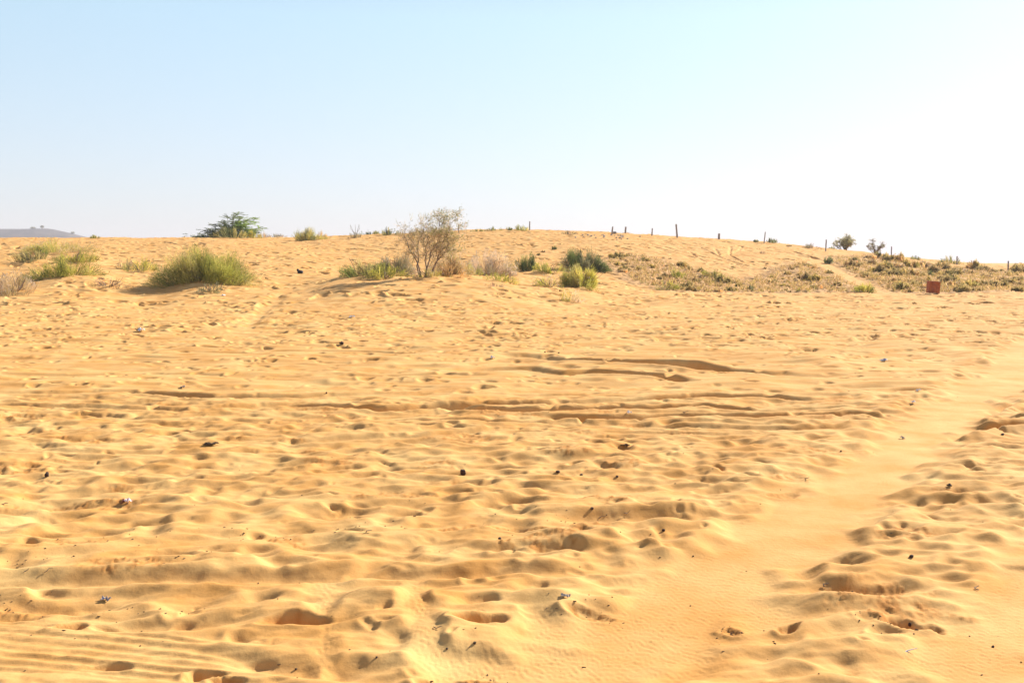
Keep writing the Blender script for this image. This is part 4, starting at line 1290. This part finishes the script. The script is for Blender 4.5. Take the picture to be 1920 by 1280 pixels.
for (u, hgt_, wd_, lb, sd) in [(52, 2.2, 6, 'broad flat tree on the far hill top', 1), (69, 4.0, 4, 'tallest lone tree on the far hill top', 2), (123, 2.8, 4, 'small tree on the right shoulder of the far hill', 3)]:
    i = int(np.argmin(abs(uu - u))); j = int(np.argmax(HV_[:, i, 2])); p = HV_[j, i]
    t = thing('hill_tree', tuple(p + np.array([0, -2, -.6])), lb, 'tree'); g = np.random.default_rng(sd)
    a = Mesh(); a.tube([(0, 0, -1), (.2, 0, hgt_ * .4), (0, .1, hgt_ * .75)], [.5, .4, .25], 6); a.build('trunk', M_WOOD, t)
    c = Mesh(); nl = 260
    q_ = g.normal(0, 1, (nl, 3)); q_ /= np.linalg.norm(q_, axis=1)[:, None]; q_ *= g.uniform(.2, 1, (nl, 1)) ** .4
    q_ = q_ * np.array([wd_ / 2, wd_ / 2, hgt_ * .28]) + np.array([0, 0, hgt_ * .72])
    c.leaves(q_, g.normal(0, 1, (nl, 3)), 1.2, .8, pick(OLIVE + GREY, nl, g), g); c.build('crown', M_LEAF, t)

# ------------------------------------------------------------------ air
hazeobj = None
HAZE_D = 0.00034
if HAZE_D > 0:
    X0, X1, Y0, Y1, Z0, Z1 = -17500, 17500, -60, 5400, -40, 66
    hv_ = [(x, y, z) for x in (X0, X1) for y in (Y0, Y1) for z in (Z0, Z1)]
    hq = [[0, 1, 3, 2], [4, 6, 7, 5], [0, 4, 5, 1], [2, 3, 7, 6], [0, 2, 6, 4], [1, 5, 7, 3]]
    m, nt, N, L = new_mat('haze_air')
    ho = N.new('ShaderNodeOutputMaterial'); pv = N.new('ShaderNodeVolumePrincipled')
    pv.inputs['Color'].default_value = (.95, .925, .98, 1); pv.inputs['Density'].default_value = HAZE_D; pv.inputs['Anisotropy'].default_value = .1
    L.new(pv.outputs[0], ho.inputs['Volume'])
    hazeobj = add_obj('haze', hv_, hq, None, m)
    tag(hazeobj, 'thin pale dusty haze over the whole desert', 'haze', None, 'stuff')

# ------------------------------------------------------------------ light, sky, camera
AZ, EL = 50.0, 30.5
sd = Vector((math.sin(R(AZ)) * math.cos(R(EL)), math.cos(R(AZ)) * math.cos(R(EL)), math.sin(R(EL))))
sl = bpy.data.lights.new('sun', 'SUN'); sl.energy = 5.0; sl.angle = R(.6); sl.color = (1.0, .94, .86)
so = bpy.data.objects.new('sun', sl); COL.objects.link(so); so.rotation_euler = (-sd).to_track_quat('-Z', 'Y').to_euler(); so.location = (40, 30, 60)

w = bpy.data.worlds.new('World'); scene.world = w; w.use_nodes = True
nt = w.node_tree; nt.nodes.clear()
wo = nt.nodes.new('ShaderNodeOutputWorld'); bg = nt.nodes.new('ShaderNodeBackground'); sk = nt.nodes.new('ShaderNodeTexSky')
sk.sky_type = 'NISHITA'; sk.sun_disc = False; sk.sun_elevation = R(EL); sk.sun_rotation = R(AZ)
sk.air_density = 1.0; sk.dust_density = 1.2; sk.ozone_density = 1.0; sk.altitude = 200
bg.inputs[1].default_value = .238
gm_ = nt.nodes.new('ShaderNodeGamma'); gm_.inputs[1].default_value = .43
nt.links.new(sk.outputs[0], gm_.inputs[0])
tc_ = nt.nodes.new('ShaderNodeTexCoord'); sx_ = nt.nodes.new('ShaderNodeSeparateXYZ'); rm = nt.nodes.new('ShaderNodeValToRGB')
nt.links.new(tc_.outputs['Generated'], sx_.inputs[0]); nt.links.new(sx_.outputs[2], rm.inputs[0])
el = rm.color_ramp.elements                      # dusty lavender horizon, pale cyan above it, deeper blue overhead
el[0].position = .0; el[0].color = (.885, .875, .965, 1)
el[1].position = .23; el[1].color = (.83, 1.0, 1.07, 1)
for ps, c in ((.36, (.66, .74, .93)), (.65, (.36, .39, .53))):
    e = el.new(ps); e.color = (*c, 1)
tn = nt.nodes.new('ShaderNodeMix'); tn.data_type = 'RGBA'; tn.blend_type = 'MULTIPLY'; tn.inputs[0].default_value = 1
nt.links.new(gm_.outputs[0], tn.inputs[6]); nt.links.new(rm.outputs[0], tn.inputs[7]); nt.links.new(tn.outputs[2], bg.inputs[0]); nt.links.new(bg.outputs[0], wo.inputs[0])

cam = bpy.data.cameras.new('camera'); cam.lens = 36 * F / 1920; cam.sensor_width = 36; cam.clip_start = .05; cam.clip_end = 30000
co = bpy.data.objects.new('camera', cam); COL.objects.link(co); co.location = (0, 0, EYE); co.rotation_euler = (math.pi / 2 - TH, 0, 0)
scene.camera = co
vs = scene.view_settings
scene.display_settings.display_device = 'sRGB'
vs.view_transform = 'Standard'; vs.look = 'None'; vs.gamma = 1; vs.exposure = .95
scene.cycles.max_bounces = 5; scene.cycles.diffuse_bounces = 3; scene.cycles.transmission_bounces = 3; scene.cycles.volume_bounces = 0
scene.cycles.use_denoising = True
scene.render.resolution_x, scene.render.resolution_y = 1024, 682
